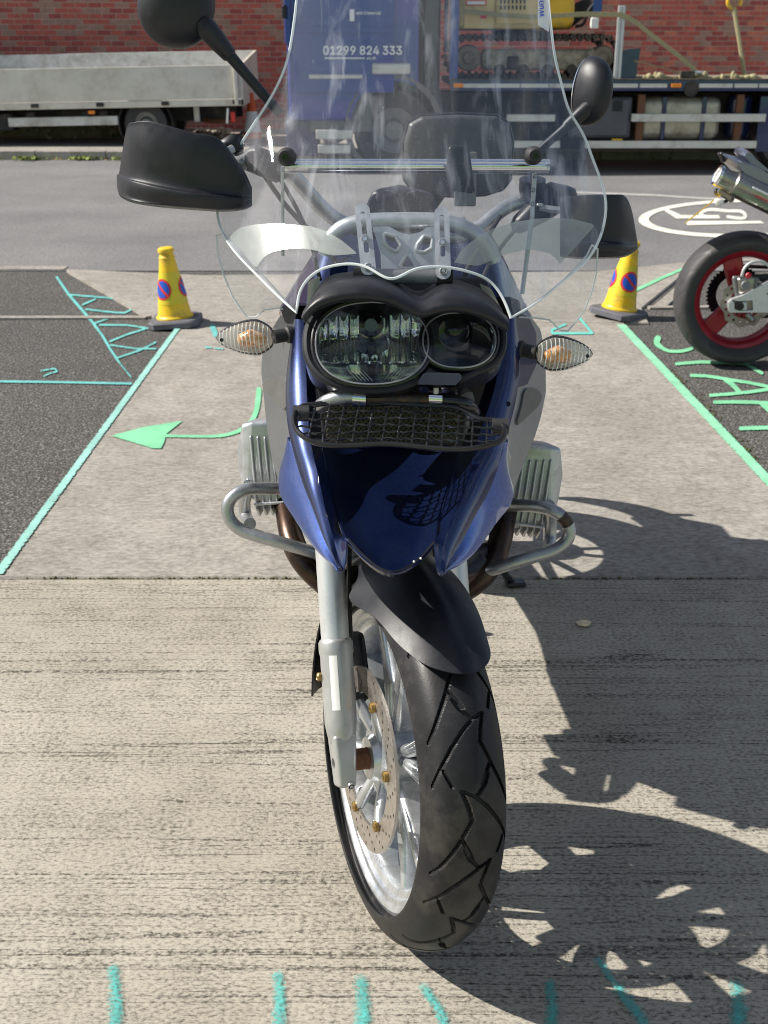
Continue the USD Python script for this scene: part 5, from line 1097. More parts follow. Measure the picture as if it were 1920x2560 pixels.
# bridge casting with three openings and its arched tube
IY = 1.90
arch = [B(*z3(x, y), IY + .02) for x, y in ((470, 410), (490, 350), (535, 305), (600, 283), (700, 275), (800, 273), (900, 276), (985, 290), (1060, 325), (1110, 370), (1140, 440))]
part(mc, 'bridge_tube', tube(spline(arch, 50), .0135, 20), 'cast_silver')
pl = Polygon([z3(*p) for p in ((655, 298), (720, 296), (760, 318), (800, 330), (850, 318), (870, 300), (912, 300), (908, 380), (902, 466), (870, 470), (690, 468), (688, 400), (668, 330))]).buffer(6).buffer(-6)
hol = [Polygon([z3(*p) for p in q]).buffer(7) for q in (((712, 338), (742, 348), (756, 370), (748, 384), (730, 376), (714, 356)), ((846, 372), (866, 346), (884, 350), (880, 376), (860, 388), (842, 386)), ((796, 424), (815, 452), (780, 452)))]
part(mc, 'bridge_plate', sheet(pl.difference(unary_union(hol)), lambda a, b: B(a, b, IY - (b - 590) * .0002), .012, 6), 'cast_silver', smooth=50)
for h in hol: part(mc, 'bridge_rim', tube([B(x, y, IY - .002 - (y - 590) * .0002) for x, y in np.array(h.exterior.coords)[:-1]], .0032, 8, True), 'cast_silver')
# side deflectors
def DY(px, py): return 1.90 + abs(px - 1024) / 490 * .06
for pts in ([(540, 590), (560, 585), (600, 622), (650, 680), (700, 735), (740, 785), (700, 770), (662, 775), (640, 792), (618, 793), (600, 770), (580, 740), (560, 690), (545, 640)], [(1480, 612), (1494, 622), (1492, 680), (1480, 730), (1462, 775), (1440, 805), (1420, 828), (1400, 826), (1375, 800), (1340, 795), (1282, 792), (1340, 757), (1410, 700), (1466, 640)]):
    pg = Polygon(pts).buffer(8).buffer(-8)
    d = part(mc, 'side_deflector', sheet(pg, lambda a, b: B(a, b, DY(a, b)), .003, 12), 'deflector_clear', smooth=40); part(d, 'deflector_edge', tube([B(x, y, DY(x, y)) for x, y in np.array(pg.exterior.coords)[:-1]], .0015, 6, True), 'screen_edge')

# ---- bars, levers, guards and mirrors
part(mc, 'handlebar', tube(spline([B(560, 420, 1.99), B(660, 400, 2.0), B(760, 470, 2.06), B(860, 560, 2.10), B(1000, 585, 2.12), B(1190, 575, 2.14), B(1262, 520, 2.17), B(1330, 500, 2.19), B(1450, 515, 2.20), B(1560, 530, 2.20)], 60), .0135, 18), 'bar_silver')
part(mc, 'grip', rod(B(430, 400, 1.985), B(600, 415, 2.0), .018, 18), 'black_rubber'); part(mc, 'grip', rod(B(1450, 515, 2.20), B(1560, 530, 2.20), .017, 18), 'black_rubber')
part(mc, 'brake_reservoir', lathe([(0, -.02), (.02, -.02), (.024, .0), (.024, .016), (.0, .02)], B(1330, 470, 2.17), (0, -.2, 1), 24), 'black_plastic')
part(mc, 'switch_block', hull([B(1375, 480, 2.17), B(1420, 490, 2.18), B(1300, 560, 2.16), B(1360, 530, 2.16)], .018), 'black_plastic'); part(mc, 'switch_block', hull([B(640, 400, 1.99), B(690, 420, 2.0)], .024), 'black_plastic')
part(mc, 'clutch_master', hull([B(560, 366, 1.97), B(592, 372, 1.97), B(585, 352, 1.97)], .012), 'black_plastic'); part(mc, 'lever', tube([B(582, 372, 1.95), B(540, 392, 1.93), B(430, 412, 1.91)], [.007, .006, .005], 10), 'bar_silver')
part(mc, 'lever', tube([B(1350, 520, 2.15), B(1440, 530, 2.13), B(1540, 545, 2.14)], [.007, .006, .005], 10), 'bar_silver')
for k in range(4): part(mc, 'switch', rbox((.012, .01, .006), .002, B(1350 + k * 22, 512 + k * 6, 2.145)), 'bar_silver')
def guard(secs, name_label):
    """secs: picture x, top y, ledge y, bottom y, depth of the front face, depth of the back"""
    L = []
    for x, yt, yl, yb, Y, Yb in secs:
        f = lambda y, YY: B(x, y, YY)
        L.append([f(yt, Yb), f(yt, Y + .018), f(yt + 6, Y + .006), f(blend(.35, yt, yl), Y), f(blend(.8, yt, yl), Y), f(yl - 3, Y - .004), f(yl, Y - .012), f(yl + 5, Y - .016), f(blend(.5, yl, yb), Y - .016), f(yb - 6, Y - .012), f(yb, Y), f(yb + 2, Yb - .015), f(yb - 8, Yb), f(blend(.5, yt, yb), Yb)])
    L = dens(np.array(L), 44, 0)
    # round the closed loops a little
    L = dens(np.concatenate([L, L[:, :1]], 1), 57, 1)[:, :-1]
    return part(mc, 'handguard', loft(L), 'black_plastic', name_label, smooth=45)
guard([(292, 436, 440, 462, 2.06, 2.075), (299, 425, 440, 487, 2.00, 2.075), (314, 330, 447, 497, 1.955, 2.07), (332, 306, 452, 503, 1.93, 2.05), (370, 302, 461, 510, 1.908, 2.00), (430, 317, 473, 517, 1.895, 1.97), (490, 333, 482, 522, 1.89, 1.955), (545, 346, 488, 526, 1.895, 1.95), (585, 390, 492, 526, 1.905, 1.95), (612, 430, 494, 522, 1.915, 1.95), (630, 470, 496, 512, 1.93, 1.945)], 'black handguard on the left of the picture')
guard([(1400, 492, 600, 640, 2.11, 2.16), (1450, 488, 602, 645, 2.10, 2.16), (1500, 486, 607, 644, 2.10, 2.17), (1540, 486, 609, 643, 2.11, 2.19), (1562, 490, 611, 640, 2.125, 2.21), (1578, 520, 612, 633, 2.15, 2.23), (1588, 570, 611, 625, 2.175, 2.24), (1594, 604, 612, 618, 2.20, 2.245)], 'black handguard on the right of the picture')
def mirror(cx, cy, rx, rz, ry, Y, yaw, roll):
    o = B(cx, cy, Y); s = trimesh.creation.icosphere(4); v = s.vertices.copy()
    v[:, 1] = np.where(v[:, 1] > 0, v[:, 1] * .18, v[:, 1]); e = np.abs(v[:, 0]) ** 1.0
    v = np.sign(v) * np.abs(v) ** .92
    v *= [rx, ry, rz]; R = trimesh.transformations.rotation_matrix(yaw, (0, 0, 1)) @ trimesh.transformations.rotation_matrix(roll, (0, 1, 0))
    s.vertices = trimesh.transformations.transform_points(v, R) + o
    m = part(mc, 'mirror', s, 'black_plastic', smooth=60)
    g = trimesh.creation.cylinder(1, .002, 48); g.apply_transform(trimesh.transformations.rotation_matrix(PI / 2, (1, 0, 0))); g.vertices *= [rx * .93, 1, rz * .93]; g.vertices += [0, ry * .17, 0]
    g.vertices = trimesh.transformations.transform_points(g.vertices, R) + o; part(m, 'mirror_glass', g, 'mirror_glass')
    return m, o
m1, o1 = mirror(441, 12, .061, .066, .045, 2.02, .1, .25); m2, o2 = mirror(1469, 228, .030, .060, .056, 2.22, .55, .12)
a, b = B(500, 52, 2.0), B(700, 285, 2.02)
part(m1, 'mirror_stem', tube([blend(t, a, b) for t in (0, .05, .1, .22, .36, .38, .6, 1)], [.012, .017, .0175, .0155, .0125, .0095, .0085, .0085], 20), 'black_plastic')
a, b = B(1478, 262, 2.19), B(1335, 388, 2.18)
part(m2, 'mirror_stem', tube([blend(t, a, b) for t in (0, .08, .2, .42, .46, .7, 1)], [.013, .014, .013, .0105, .008, .0075, .0075], 20), 'black_plastic')

# ---- cylinders, crash bars, exhaust
def cylinder(cx, cy, sgn, Y):
    o = B(cx, cy, Y); Mx = np.eye(4); Mx[:3, 3] = o
    lean = trimesh.transformations.rotation_matrix(sgn * .10 + .03, (0, 1, 0)) @ trimesh.transformations.rotation_matrix(-.18, (1, 0, 0)); Mx = Mx @ lean @ np.diag([.86, 1, 1, 1])
    h = lambda pts, r: hull(pts, r, 10).apply_transform(Mx)
    s = sgn
    c = part(mc, 'cylinder', h([(s * .030, -.035, .075), (s * .012, -.040, .078), (s * .046, -.02, .03), (s * .046, -.02, -.02), (s * .038, -.035, -.045), (-s * .085, -.03, .075), (-s * .085, -.03, -.09), (s * .030, -.035, -.055), (s * .02, .06, .07), (s * .04, .06, -.03), (-s * .085, .06, .07), (-s * .085, .06, -.09)], .010), 'cast_silver')
    for k in range(7):
        x = s * (.018 - k * .0155)
        part(c, 'cover_rib', h([(x, -.052 + .0, .058 - .002 * k), (x, -.056, .0), (x, -.053, -.028)], .0034), 'cast_silver')
    for k in range(7):
        x = s * (.020 - k * .0155); part(c, 'cooling_fin', h([(x, -.050, -.040), (x, -.046, -.082), (x, -.02, -.100), (x, .05, -.100), (x, .05, -.05)], .0030), 'cast_silver')
    part(c, 'fin_band', h([(s * .022, -.053, -.072), (-s * .08, -.053, -.072)], .003), 'cast_silver')
    part(c, 'cover_bolt', bolt(trimesh.transformations.transform_points([(s * .034, -.045, -.030)], Mx)[0], trimesh.transformations.transform_points([(0, -1, 0)], lean)[0], .0085, .008), 'polished')
    part(c, 'barrel', h([(-s * .11, -.03, .05), (-s * .11, -.03, -.075), (-s * .20, -.03, .05), (-s * .20, -.03, -.075), (-s * .11, .05, .05), (-s * .20, .05, -.075)], .012), 'engine_grey')
    part(c, 'plug_cap', h([(-s * .078, -.052, -.05), (-s * .078, -.05, -.095), (-s * .082, -.055, -.11)], .013), 'black_gloss')
    return c
cylinder(662, 1156, -1, 2.14); cylinder(1336, 1212, 1, 2.14)
def bar(pts, r=.0118): return tube(spline([B(*p) for p in pts], 60), r, 16)
cb_ = part(mc, 'crash_bar', bar([(735, 1220, 2.05), (690, 1220, 2.02), (640, 1221, 1.99), (600, 1229, 1.97), (574, 1252, 1.965), (569, 1282, 1.96), (590, 1316, 1.955), (630, 1336, 1.95), (690, 1353, 1.945), (760, 1374, 1.95), (840, 1398, 1.98), (900, 1410, 2.02)]), 'bar_silver')
part(cb_, 'bar_stay', bar([(618, 1225, 2.06), (612, 1250, 2.07), (613, 1280, 2.08), (625, 1310, 2.02)]), 'bar_silver')
cb_ = part(mc, 'crash_bar', bar([(1240, 1264, 2.05), (1285, 1263, 2.02), (1340, 1266, 1.99), (1385, 1278, 1.97), (1416, 1303, 1.965), (1423, 1338, 1.96), (1400, 1368, 1.955), (1350, 1388, 1.95), (1290, 1405, 1.945), (1230, 1424, 1.95), (1160, 1440, 1.98), (1100, 1446, 2.02)]), 'bar_silver')
part(cb_, 'bar_stay', bar([(1372, 1262, 2.06), (1376, 1300, 2.08), (1376, 1340, 2.08), (1368, 1375, 2.02)]), 'bar_silver')
part(cb_, 'scuff', tube(spline([B(1403, 1290, 1.9645), B(1413, 1300, 1.9635), B(1420, 1311, 1.9632)], 8),   .0121, 14), 'bar_rust', label='rusty scuff on the crash bar')
def pipe(pts, r): P = spline([B(*p) for p in pts], 50); return tube(P, r, 24)
part(mc, 'exhaust_header', pipe([(705, 1235, 2.13), (718, 1285, 2.07), (727, 1335, 2.02), (748, 1388, 1.98), (780, 1430, 1.96), (815, 1462, 1.96), (850, 1500, 1.97), (890, 1535, 2.02)], .0225), 'exhaust_brown')
part(mc, 'exhaust_header', pipe([(1275, 1240, 2.13), (1262, 1290, 2.07), (1252, 1345, 2.02), (1235, 1396, 1.98), (1208, 1438, 1.96), (1172, 1468, 1.96), (1130, 1490, 1.97), (1080, 1510, 2.02)], .0225), 'exhaust_brown')
part(mc, 'telelever_arm', tube(spline([B(1230, 1370, 2.05), B(1190, 1385, 1.95), B(1150, 1400, 1.86)], 14), .015), 'black_plastic')
part(mc, 'lower_brace', hull([B(1200, 1400, 1.92), B(1180, 1425, 1.9), B(1100, 1440, 1.86)], .012), 'black_plastic')
part(mc, 'frame_tube', tube([B(1150, 1480, 1.98), B(1210, 1430, 2.0)], .007), 'bar_silver')
# ---- engine, tank, seat, rear
part(mc, 'engine_block', rbox((.30, .42, .22), .05, (0.05, 2.24, .56)), 'engine_grey'); part(mc, 'sump_guard', hull([(-.08, 2.04, .45), (.18, 2.04, .45), (-.08, 2.45, .42), (.18, 2.45, .42), (-.06, 2.02, .50), (.16, 2.02, .50)], .012), 'engine_grey')
part(mc, 'gearbox', rbox((.26, .60, .25), .05, (.05, 2.62, .505)), 'engine_grey'); part(mc, 'lower_cover', hull([(-.06, 2.5, .42), (.16, 2.5, .42), (-.06, 2.9, .40), (.16, 2.9, .40), (-.06, 2.9, .6), (.16, 2.9, .6)], .02), 'black_plastic')
part(mc, 'radiator_shroud', hull([(-.13, 1.98, .74), (.20, 1.98, .72), (-.13, 1.98, .62), (.20, 1.98, .60), (-.13, 2.25, .80), (.2, 2.25, .78)], .02), 'black_plastic')
part(mc, 'fuel_tank', hull([(-.14, 2.12, .84), (.22, 2.12, .82), (-.17, 2.30, .88), (.26, 2.30, .86), (-.08, 2.28, 1.02), (.18, 2.28, 1.01), (-.08, 2.60, .98), (.18, 2.60, .97), (-.12, 2.72, .84), (.22, 2.72, .82)], .04, 14), 'blue_paint', smooth=60)
part(mc, 'fuel_cap', lathe([(0, .01), (.03, .01), (.036, .004), (.036, 0)], (.05, 2.38, 1.058), (0, -.05, 1), 28), 'polished')
part(mc, 'instrument_pod', hull([B(950, 500, 2.12), B(1060, 505, 2.13), B(930, 545, 2.12), B(1080, 550, 2.13), B(1000, 490, 2.16)], .02), 'black_plastic')
for x in (965, 1045): part(mc, 'instrument_dial', lathe([(0, -.004), (.030, -.004), (.034, 0), (.034, .02), (0, .02)], B(x, 520, 2.10), (0, 1, -.6), 32), 'black_gloss')
part(mc, 'seat', hull([(-.10, 2.68, .86), (.20, 2.68, .84), (-.12, 3.0, .85), (.24, 3.0, .83), (-.06, 3.22, .86), (.18, 3.22, .84), (-.06, 2.68, .78), (.18, 2.68, .76), (-.04, 3.25, .80), (.15, 3.25, .78)], .03, 12), 'leather', smooth=60)
# backrest
PY = 3.0; pc = B(1144, 386, PY)
pp_ = Polygon([(-.135, -.06), (-.137, .03), (-.125, .075), (-.095, .093), (0, .097), (.095, .093), (.125, .075), (.137, .03), (.135, -.06), (.115, -.085), (.07, -.098), (0, -.102), (-.07, -.098), (-.115, -.085)]).buffer(-.012).buffer(.012, 12)
lo = [np.c_[np.array(pp_.buffer(-d, 12).simplify(.0).exterior.coords)[:-1]] for d in (0,)][0]
rs = lambda d, y: np.array([[p[0] * (1 - d), y, p[1] * (1 - d)] for p in lo]) + pc
pad = part(mc, 'backrest', loft([rs(.10, .045), rs(.02, .04), rs(0, .02), rs(0, -.005), rs(.035, -.022), rs(.12, -.030), rs(.5, -.034), rs(.9, -.035)]), 'leather', label='black padded backrest seen through the windscreen', smooth=60)
part(pad, 'piping', tube(rs(.012, -.013), .0035, 8, True), 'black_gloss'); part(pad, 'piping', tube(rs(.004, .016), .003, 8, True), 'black_gloss')
br = part(mc, 'backrest_bracket', rbox((.055, .01, .13), .004, pc + [.018, -.046, -.055]), 'grey_plastic'); part(br, 'bracket_bolt', bolt(pc + [.018, -.052, -.01], (0, -1, .1), .009, .009), 'polished')
part(mc, 'bar_strap', hull([B(1128, 372, 1.93), B(1165, 372, 1.93), B(1122, 418, 1.925), B(1172, 418, 1.925), B(1130, 470, 1.94), B(1180, 476, 1.94)], .005), 'black_plastic')
for s in (-1, 1): part(mc, 'grab_rail', tube(spline([(.05 + s * .13, 2.95, .90), (.05 + s * .15, 3.05, .95), (.05 + s * .14, 3.18, .93), (.05 + s * .06, 3.26, .88)], 24), .011, 14), 'bar_silver')
part(mc, 'tail_unit', hull([(-.03, 3.2, .80), (.13, 3.2, .78), (-.02, 3.36, .80), (.12, 3.36, .78), (0, 3.42, .70), (.1, 3.42, .69)], .02), 'black_plastic'); part(mc, 'tail_lamp', rbox((.12, .02, .05), .008, (.05, 3.45, .74)), 'red_lens')
part(mc, 'backrest_post', rod((.05, 3.02, .9), tuple(pc + [.0, .03, -.05]), .012), 'black_plastic')
RC = np.array([.075, 3.14, .325]); RA = unit([-1, 0, .06])
rw = part(mc, 'rear_wheel', lathe([(.235, .055), (.215, .05), (.20, 0), (.215, -.05), (.235, -.055), (.22, -.06), (.19, -.04), (.185, 0), (.19, .04), (.22, .06)], RC, RA, 72, True), 'wheel_silver')
part(rw, 'tyre', lathe([(.228, -.058), (.26, -.074), (.295, -.074), (.32, -.045), (.327, 0), (.32, .045), (.295, .074), (.26, .074), (.228, .058)], RC, RA, 96, True), 'far_tyre')
Ru = unit(np.cross(RA, (0, -1, 0))); Ru = Ru if Ru[2] > 0 else -Ru
for k in range(5):
    for s in (-1, 1):
        t0 = k * 2 * PI / 5 + .3 + s * .13; t1 = k * 2 * PI / 5 + .3 + s * .2
        part(rw, 'spoke', hull([RC + .05 * (np.array([0, -1, 0]) * math.cos(t0) + Ru * math.sin(t0)), RC + .19 * (np.array([0, -1, 0]) * math.cos(t1) + Ru * math.sin(t1))], .011, 8), 'wheel_silver')
part(rw, 'hub', lathe([(0, .09), (.05, .09), (.07, .05), (.07, -.06), (0, -.06)], RC, RA, 28), 'engine_grey')
part(mc, 'swingarm', hull([(-.03, 2.55, .42), (-.03, 3.14, .33), (.0, 2.55, .42)], .035), 'engine_grey'); part(mc, 'silencer', tube([(.21, 2.65, .40), (.23, 2.85, .46), (.25, 3.35, .58)], [.02, .055, .055], 24), 'bar_silver')
part(mc, 'rear_hugger', shell(np.array([[RC + (.345) * (np.array([0, -1, 0]) * math.cos(t) + Ru * math.sin(t)) + RA * w for w in (-.06, 0, .06)] for t in np.linspace(.5, 2.2, 14)]), .004), 'black_plastic')
for s in (-1, 1): part(mc, 'subframe', tube([(.05 + s * .10, 2.5, .62), (.05 + s * .11, 3.0, .78), (.05 + s * .06, 3.3, .78)], .014), 'black_plastic'); part(mc, 'foot_peg', hull([(.05 + s * .18, 2.62, .34), (.05 + s * .28, 2.62, .34)], .012), 'black_rubber')
sf = ground(1286, 1464)
ss = part(mc, 'side_stand', tube([(.17, 2.62, .30), tuple(blend(.6, (.17, 2.62, .30), sf + [0, 0, .02])), tuple(sf + [-.01, 0, .015])], [.014, .012, .011], 14), 'black_gloss')
part(ss, 'stand_foot', rbox((.055, .042, .014), .006, sf + [.002, .0, .009], M4=trimesh.transformations.rotation_matrix(.12, (0, 0, 1))), 'black_gloss')

# ---- fasteners, hoses, wires and road dirt
for x, y, Y in ((745, 920, 1.79), (1275, 930, 1.79), (1270, 1010, 1.74)): part(mc, 'panel_screw', bolt(B(x, y, Y), (0, -1, .4), .0042, .003), 'black_gloss')
for pts, r in (([(1250, 540, 2.15), (1200, 620, 2.08), (1160, 700, 1.98), (1150, 780, 1.92)], .0045), ([(1300, 560, 2.14), (1230, 650, 2.05), (1190, 740, 1.95)], .0038), ([(650, 420, 2.0), (720, 520, 2.02), (830, 640, 1.98), (860, 720, 1.92)], .0045), ([(690, 430, 2.0), (760, 560, 2.0), (800, 700, 1.93)], .0035), ([(1010, 700, 1.9), (1010, 640, 1.95), (1016, 600, 2.0)], .003)):
    part(mc, 'cable', tube(spline([B(*p) for p in pts], 24), r, 8), 'black_rubber')
part(mc, 'wiring', tube(spline([B(820, 1400, 1.9), B(860, 1440, 1.82), B(900, 1480, 1.8)], 12), .005, 8), 'black_rubber')
for a in (1, -1): part(mc, 'brake_pipe', tube(spline([oR + us * .16 + Wa * -.030 - Wf * .018, oR + us * .24 + Wa * -.034 - Wf * .024, oR + us * .40 + Wa * -.05 - Wf * .03] if a > 0 else [oL + us * .16 + Wa * .030 - Wf * .018, oL + us * .28 + Wa * .034 - Wf * .024, oL + us * .40 + Wa * .05 - Wf * .03], 14), .004, 8), 'black_rubber')
ch = []
from numpy.random import default_rng
r2 = default_rng(3)
for x, y, Y in ((1035, 1404, 1.445), (1052, 1396, 1.452)):
    t = trimesh.creation.icosphere(1, .0017); t.apply_translation(B(x, y, Y - .003)); ch.append(t)
for t_, w in ((58, .012), (72, .004)): 
    t = trimesh.creation.icosphere(1, .0016); t.apply_translation(mud(math.radians(t_) * .326, w) + Wf * .001 + Wu * .001); ch.append(t)
part(mc, 'paint_chips', cat_(ch), 'white_label', kind='stuff')

part(mc, 'rear_mudguard', shell(np.array([[(.07 + w, y, z) for w in (-.07, -.035, 0, .035, .07)] for y, z in spline([(3.30, .74, 0), (3.44, .68, 0), (3.54, .56, 0), (3.58, .44, 0)], 14)[:, :2]]), .004), 'black_plastic')
# ================================================================ the sports bike on the right
pm('rim_red', (0.30, 0.012, 0.022), 0.35, 0.3, coat=.5, var=.1, vscale=10)
pm('swingarm_silver', (0.62, 0.63, 0.64), 0.38, 0.6, var=.05, vscale=12)
paint('tail_paint', (0.16, 0.18, 0.24), 0.3, 0.8, 0.1)
pm('plate_yellow', (0.65, 0.42, 0.03), 0.4)
pm('titan', (0.34, 0.32, 0.29), 0.28, 0.95, var=.12, vscale=9)
SYB = 5.29
def Sb(x, y, d=0.0): px, py = Z3(x, y); return at(px, py, SYB + d)
sw = Sb(745, 1500)
sb = thing('sports_bike', 'sports motorcycle with red rear wheel and silver silencer parked at the right edge', 'motorcycle', (sw[0], SYB, 0))
SWc = np.array([sw[0], SYB, .302])
def spoke_wheel(c, R, wdt, ang0):
    w = part(sb, 'wheel', lathe([(R * .765, wdt * .62), (R * .735, wdt * .66), (R * .70, wdt * .58), (R * .655, wdt * .46), (R * .63, wdt * .3), (R * .62, 0), (R * .63, -wdt * .3), (R * .655, -wdt * .46), (R * .70, -wdt * .58), (R * .735, -wdt * .66), (R * .765, -wdt * .62), (R * .68, 0)], c, (0, 1, 0), 96, True), 'rim_red')
    sgr = [[(o + 0.0, s * .10), (o + .03, s * .06), (o + .075, s * .035)] for o, s in ((0, 1), (.06, -1))]
    prof = [(R * .74, -wdt * .68), (R * .80, -wdt * .86), (R * .88, -wdt * .98), (R * .95, -wdt * .82), (R * .985, -wdt * .5), (R, 0)]
    prof = prof + [(r, -w_) for r, w_ in prof[-2::-1]]
    t = lathe(spline([(r, w_, 0) for r, w_ in prof], 40)[:, :2], c, (0, 1, 0), 300)
    v = t.vertices - c; th = np.arctan2(v[:, 2], v[:, 0]) + PI; rr = np.hypot(v[:, 0], v[:, 2]); q = v[:, 1]
    ph = np.mod(th * R + np.abs(q) * 1.2, .105); dip = np.where((rr > R * .93) & (np.abs(q) > wdt * .15), .004 * np.clip(1 - np.abs(ph - .05) / .007, 0, 1), 0)
    v[:, 0] *= 1 - dip / np.maximum(rr, .01); v[:, 2] *= 1 - dip / np.maximum(rr, .01); t.vertices = v + c
    part(w, 'tyre', t, 'far_tyre', smooth=50)
    for k in range(3):
        a = ang0 + k * 2 * PI / 3; d = np.array([math.cos(a), 0, math.sin(a)]); e = np.array([-math.sin(a), 0, math.cos(a)])
        part(w, 'spoke', hull([c + d * .04 + e * .03, c + d * .04 - e * .03, c + d * R * .40 + e * .018, c + d * R * .40 - e * .018, c + d * R * .64 + e * .034, c + d * R * .64 - e * .034], .012, 10), 'rim_red')
    part(w, 'hub', lathe([(0, -.07), (.035, -.07), (.045, -.05), (.05, .05), (0, .05)], c, (0, 1, 0), 28), 'engine_grey')
    return w
w1 = spoke_wheel(SWc, .302, .085, math.radians(108))
def petal(r0, r1, n, amp, y, th, mt, name):
    a = np.linspace(0, 2 * PI, 200)[:-1]; o = Polygon([((r1 + amp * math.sin(n * t)) * math.cos(t), (r1 + amp * math.sin(n * t)) * math.sin(t)) for t in a]).difference(Point(0, 0).buffer(r0, 30))
    o = o.difference(unary_union([Point((r0 + r1) / 2 * math.cos(k * PI / 9), (r0 + r1) / 2 * math.sin(k * PI / 9)).buffer(.006) for k in range(18)]))
    m = extr(o, th, frame(SWc + [0, y, 0], (1, 0, 0), (0, 0, 1))); return part(w1, name, m, mt, smooth=False)
petal(.075, .112, 10, .005, -.088, .005, 'titan', 'brake_disc'); petal(.05, .080, 6, .004, -.080, .006, 'rim_red', 'disc_carrier')
a = np.linspace(0, 2 * PI, 43 * 4 + 1)[:-1]
spz = Polygon([((.128 + (.004 if k % 4 in (0, 1) else -.003)) * math.cos(t), (.128 + (.004 if k % 4 in (0, 1) else -.003)) * math.sin(t)) for k, t in enumerate(a)]).difference(Point(0, 0).buffer(.085))
part(w1, 'sprocket', extr(spz, .006, frame(SWc + [0, .10, 0], (1, 0, 0), (0, 0, 1))), 'black_gloss', smooth=False)
part(sb, 'chain', cat_([rod(SWc + [.0, .103, -.128], SWc + [.62, .103, -.05], .009, 6), rod(SWc + [.0, .103, .128], SWc + [.62, .103, .10], .009, 6)]), 'black_gloss')
arm = Polygon([(650, 1480), (670, 1462), (760, 1430), (1000, 1300), (1500, 1150), (1900, 1150), (1900, 1560), (1500, 1600), (1000, 1575), (665, 1575), (652, 1560)]).difference(Polygon([(700, 1475), (865, 1466), (868, 1555), (830, 1560), (700, 1558)])).difference(Polygon([(975, 1400), (1100, 1370), (1300, 1350), (1300, 1400), (1000, 1430)]))
sarm = part(sb, 'swingarm', sheet(arm, lambda x, y: Sb(x, y, -.125), .035, 45), 'swingarm_silver', smooth=30)
part(sarm, 'axle_adjuster', hull([Sb(770, 1490, -.118), Sb(800, 1490, -.118), Sb(770, 1545, -.118), Sb(800, 1545, -.118)], .006), 'swingarm_silver'); part(sarm, 'axle_nut', lathe([(0, -.012), (.010, -.012), (.017, -.012), (.019, 0), (.019, .2), (0, .2)], Sb(745, 1517, -.125), (0, 1, 0), 20), 'black_gloss')
part(sarm, 'adjuster_plate', hull([Sb(700, 1475, -.105), Sb(865, 1470, -.105), Sb(865, 1555, -.105), Sb(700, 1555, -.105)], .004), 'titan')
cal = part(sb, 'brake_caliper', hull([Sb(752, 1290, -.10), Sb(850, 1275, -.10), Sb(850, 1360, -.10), Sb(760, 1375, -.10)], .016), 'titan'); part(cal, 'caliper_cap', lathe([(0, -.012), (.018, -.012), (.021, 0)], Sb(795, 1330, -.125), (0, 1, 0), 20), 'engine_grey'); part(cal, 'bleed_cap', hull([Sb(825, 1245, -.11)], .014), 'sign_red') 
part(cal, 'caliper_bracket', hull([Sb(700, 1270, -.09), Sb(720, 1420, -.09), Sb(760, 1400, -.09), Sb(900, 1280, -.09)], .012), 'engine_grey')
part(cal, 'brake_hose', tube(spline([Sb(765, 1250, -.12), Sb(790, 1180, -.12), Sb(860, 1125, -.12), Sb(940, 1120, -.12), Sb(1040, 1190, -.12)], 24), .007), 'galvanised')
part(sb, 'reservoir_bracket', hull([Sb(880, 1250, -.06), Sb(1300, 1230, -.06), Sb(1300, 1330, -.06), Sb(880, 1320, -.06)], .008), 'chassis_black')
part(sb, 'paddock_bobbin', hull([Sb(820, 1600, -.12), Sb(860, 1640, -.12)], .014), 'titan')
def body(outline, d0, d1, mt, name, r=.006):
    m = cat_([sheet(Polygon(outline), lambda x, y: Sb(x, y, d0), d1 - d0, 50)]); return part(sb, name, m, mt, smooth=30)
def prism(outline, half, mt, name, taper=.55):
    P = Polygon(outline).buffer(0); lo = np.array(P.exterior.coords)[:-1]; c = lo.mean(0); L = []
    for d, k in ((-half, taper), (-half * .85, .80), (-half * .4, 1), (half * .4, 1), (half * .85, .80), (half, taper)): L.append([Sb(*(c + (p - c) * (k if True else 1)), 0) + [0, d, 0] for p in lo])
    return part(sb, name, loft(L), mt, smooth=40)
tp = prism([(568, 160), (590, 150), (700, 178), (820, 215), (1000, 330), (1500, 620), (1500, 800), (1000, 556), (850, 430), (700, 320), (620, 240)], .105, 'tail_paint', 'tail_fairing', .72)
prism([(712, 150), (722, 115), (756, 98), (800, 120), (860, 190), (1000, 310), (1000, 345), (900, 300), (790, 244), (745, 190)], .08, 'tail_paint', 'seat_hump', .7)
prism([(1000, 300), (1100, 330), (1500, 520), (1500, 640), (1000, 350)], .10, 'leather', 'seat', .8)
part(tp, 'tail_lamp', hull([Sb(580, 165, -.03), Sb(600, 215, -.03), Sb(580, 165, .03), Sb(600, 215, .03)], .012), 'black_gloss')
e0, e1 = Sb(548, 348, -.10), Sb(1700, 905, -.10); ax = unit(e1 - e0); L = np.linalg.norm(e1 - e0)
sil = part(sb, 'silencer', lathe([(.036, .004), (.043, .0), (.045, .012), (.044, .020), (.042, .05), (.047, .075), (.053, .080), (.055, .10), (.056, L * .8), (.04, L)], e0, ax, 40), 'titan')
part(sil, 'end_cap', lathe([(0, .016), (.036, .012), (.037, .004)], e0, ax, 32), 'white_label'); part(sil, 'end_ring', lathe([(.036, -.002), (.045, -.004), (.047, .01), (.040, .012)], e0, ax, 32, True), 'polished')
lo_ = Sb(745, 372, -.10) ; up_ = unit(np.cross([0, -1.0, 0], ax)); up_ = up_ if up_[2] > 0 else -up_
o = e0 + ax * .15 + np.array([0, -.0545, 0]) + up_ * .004
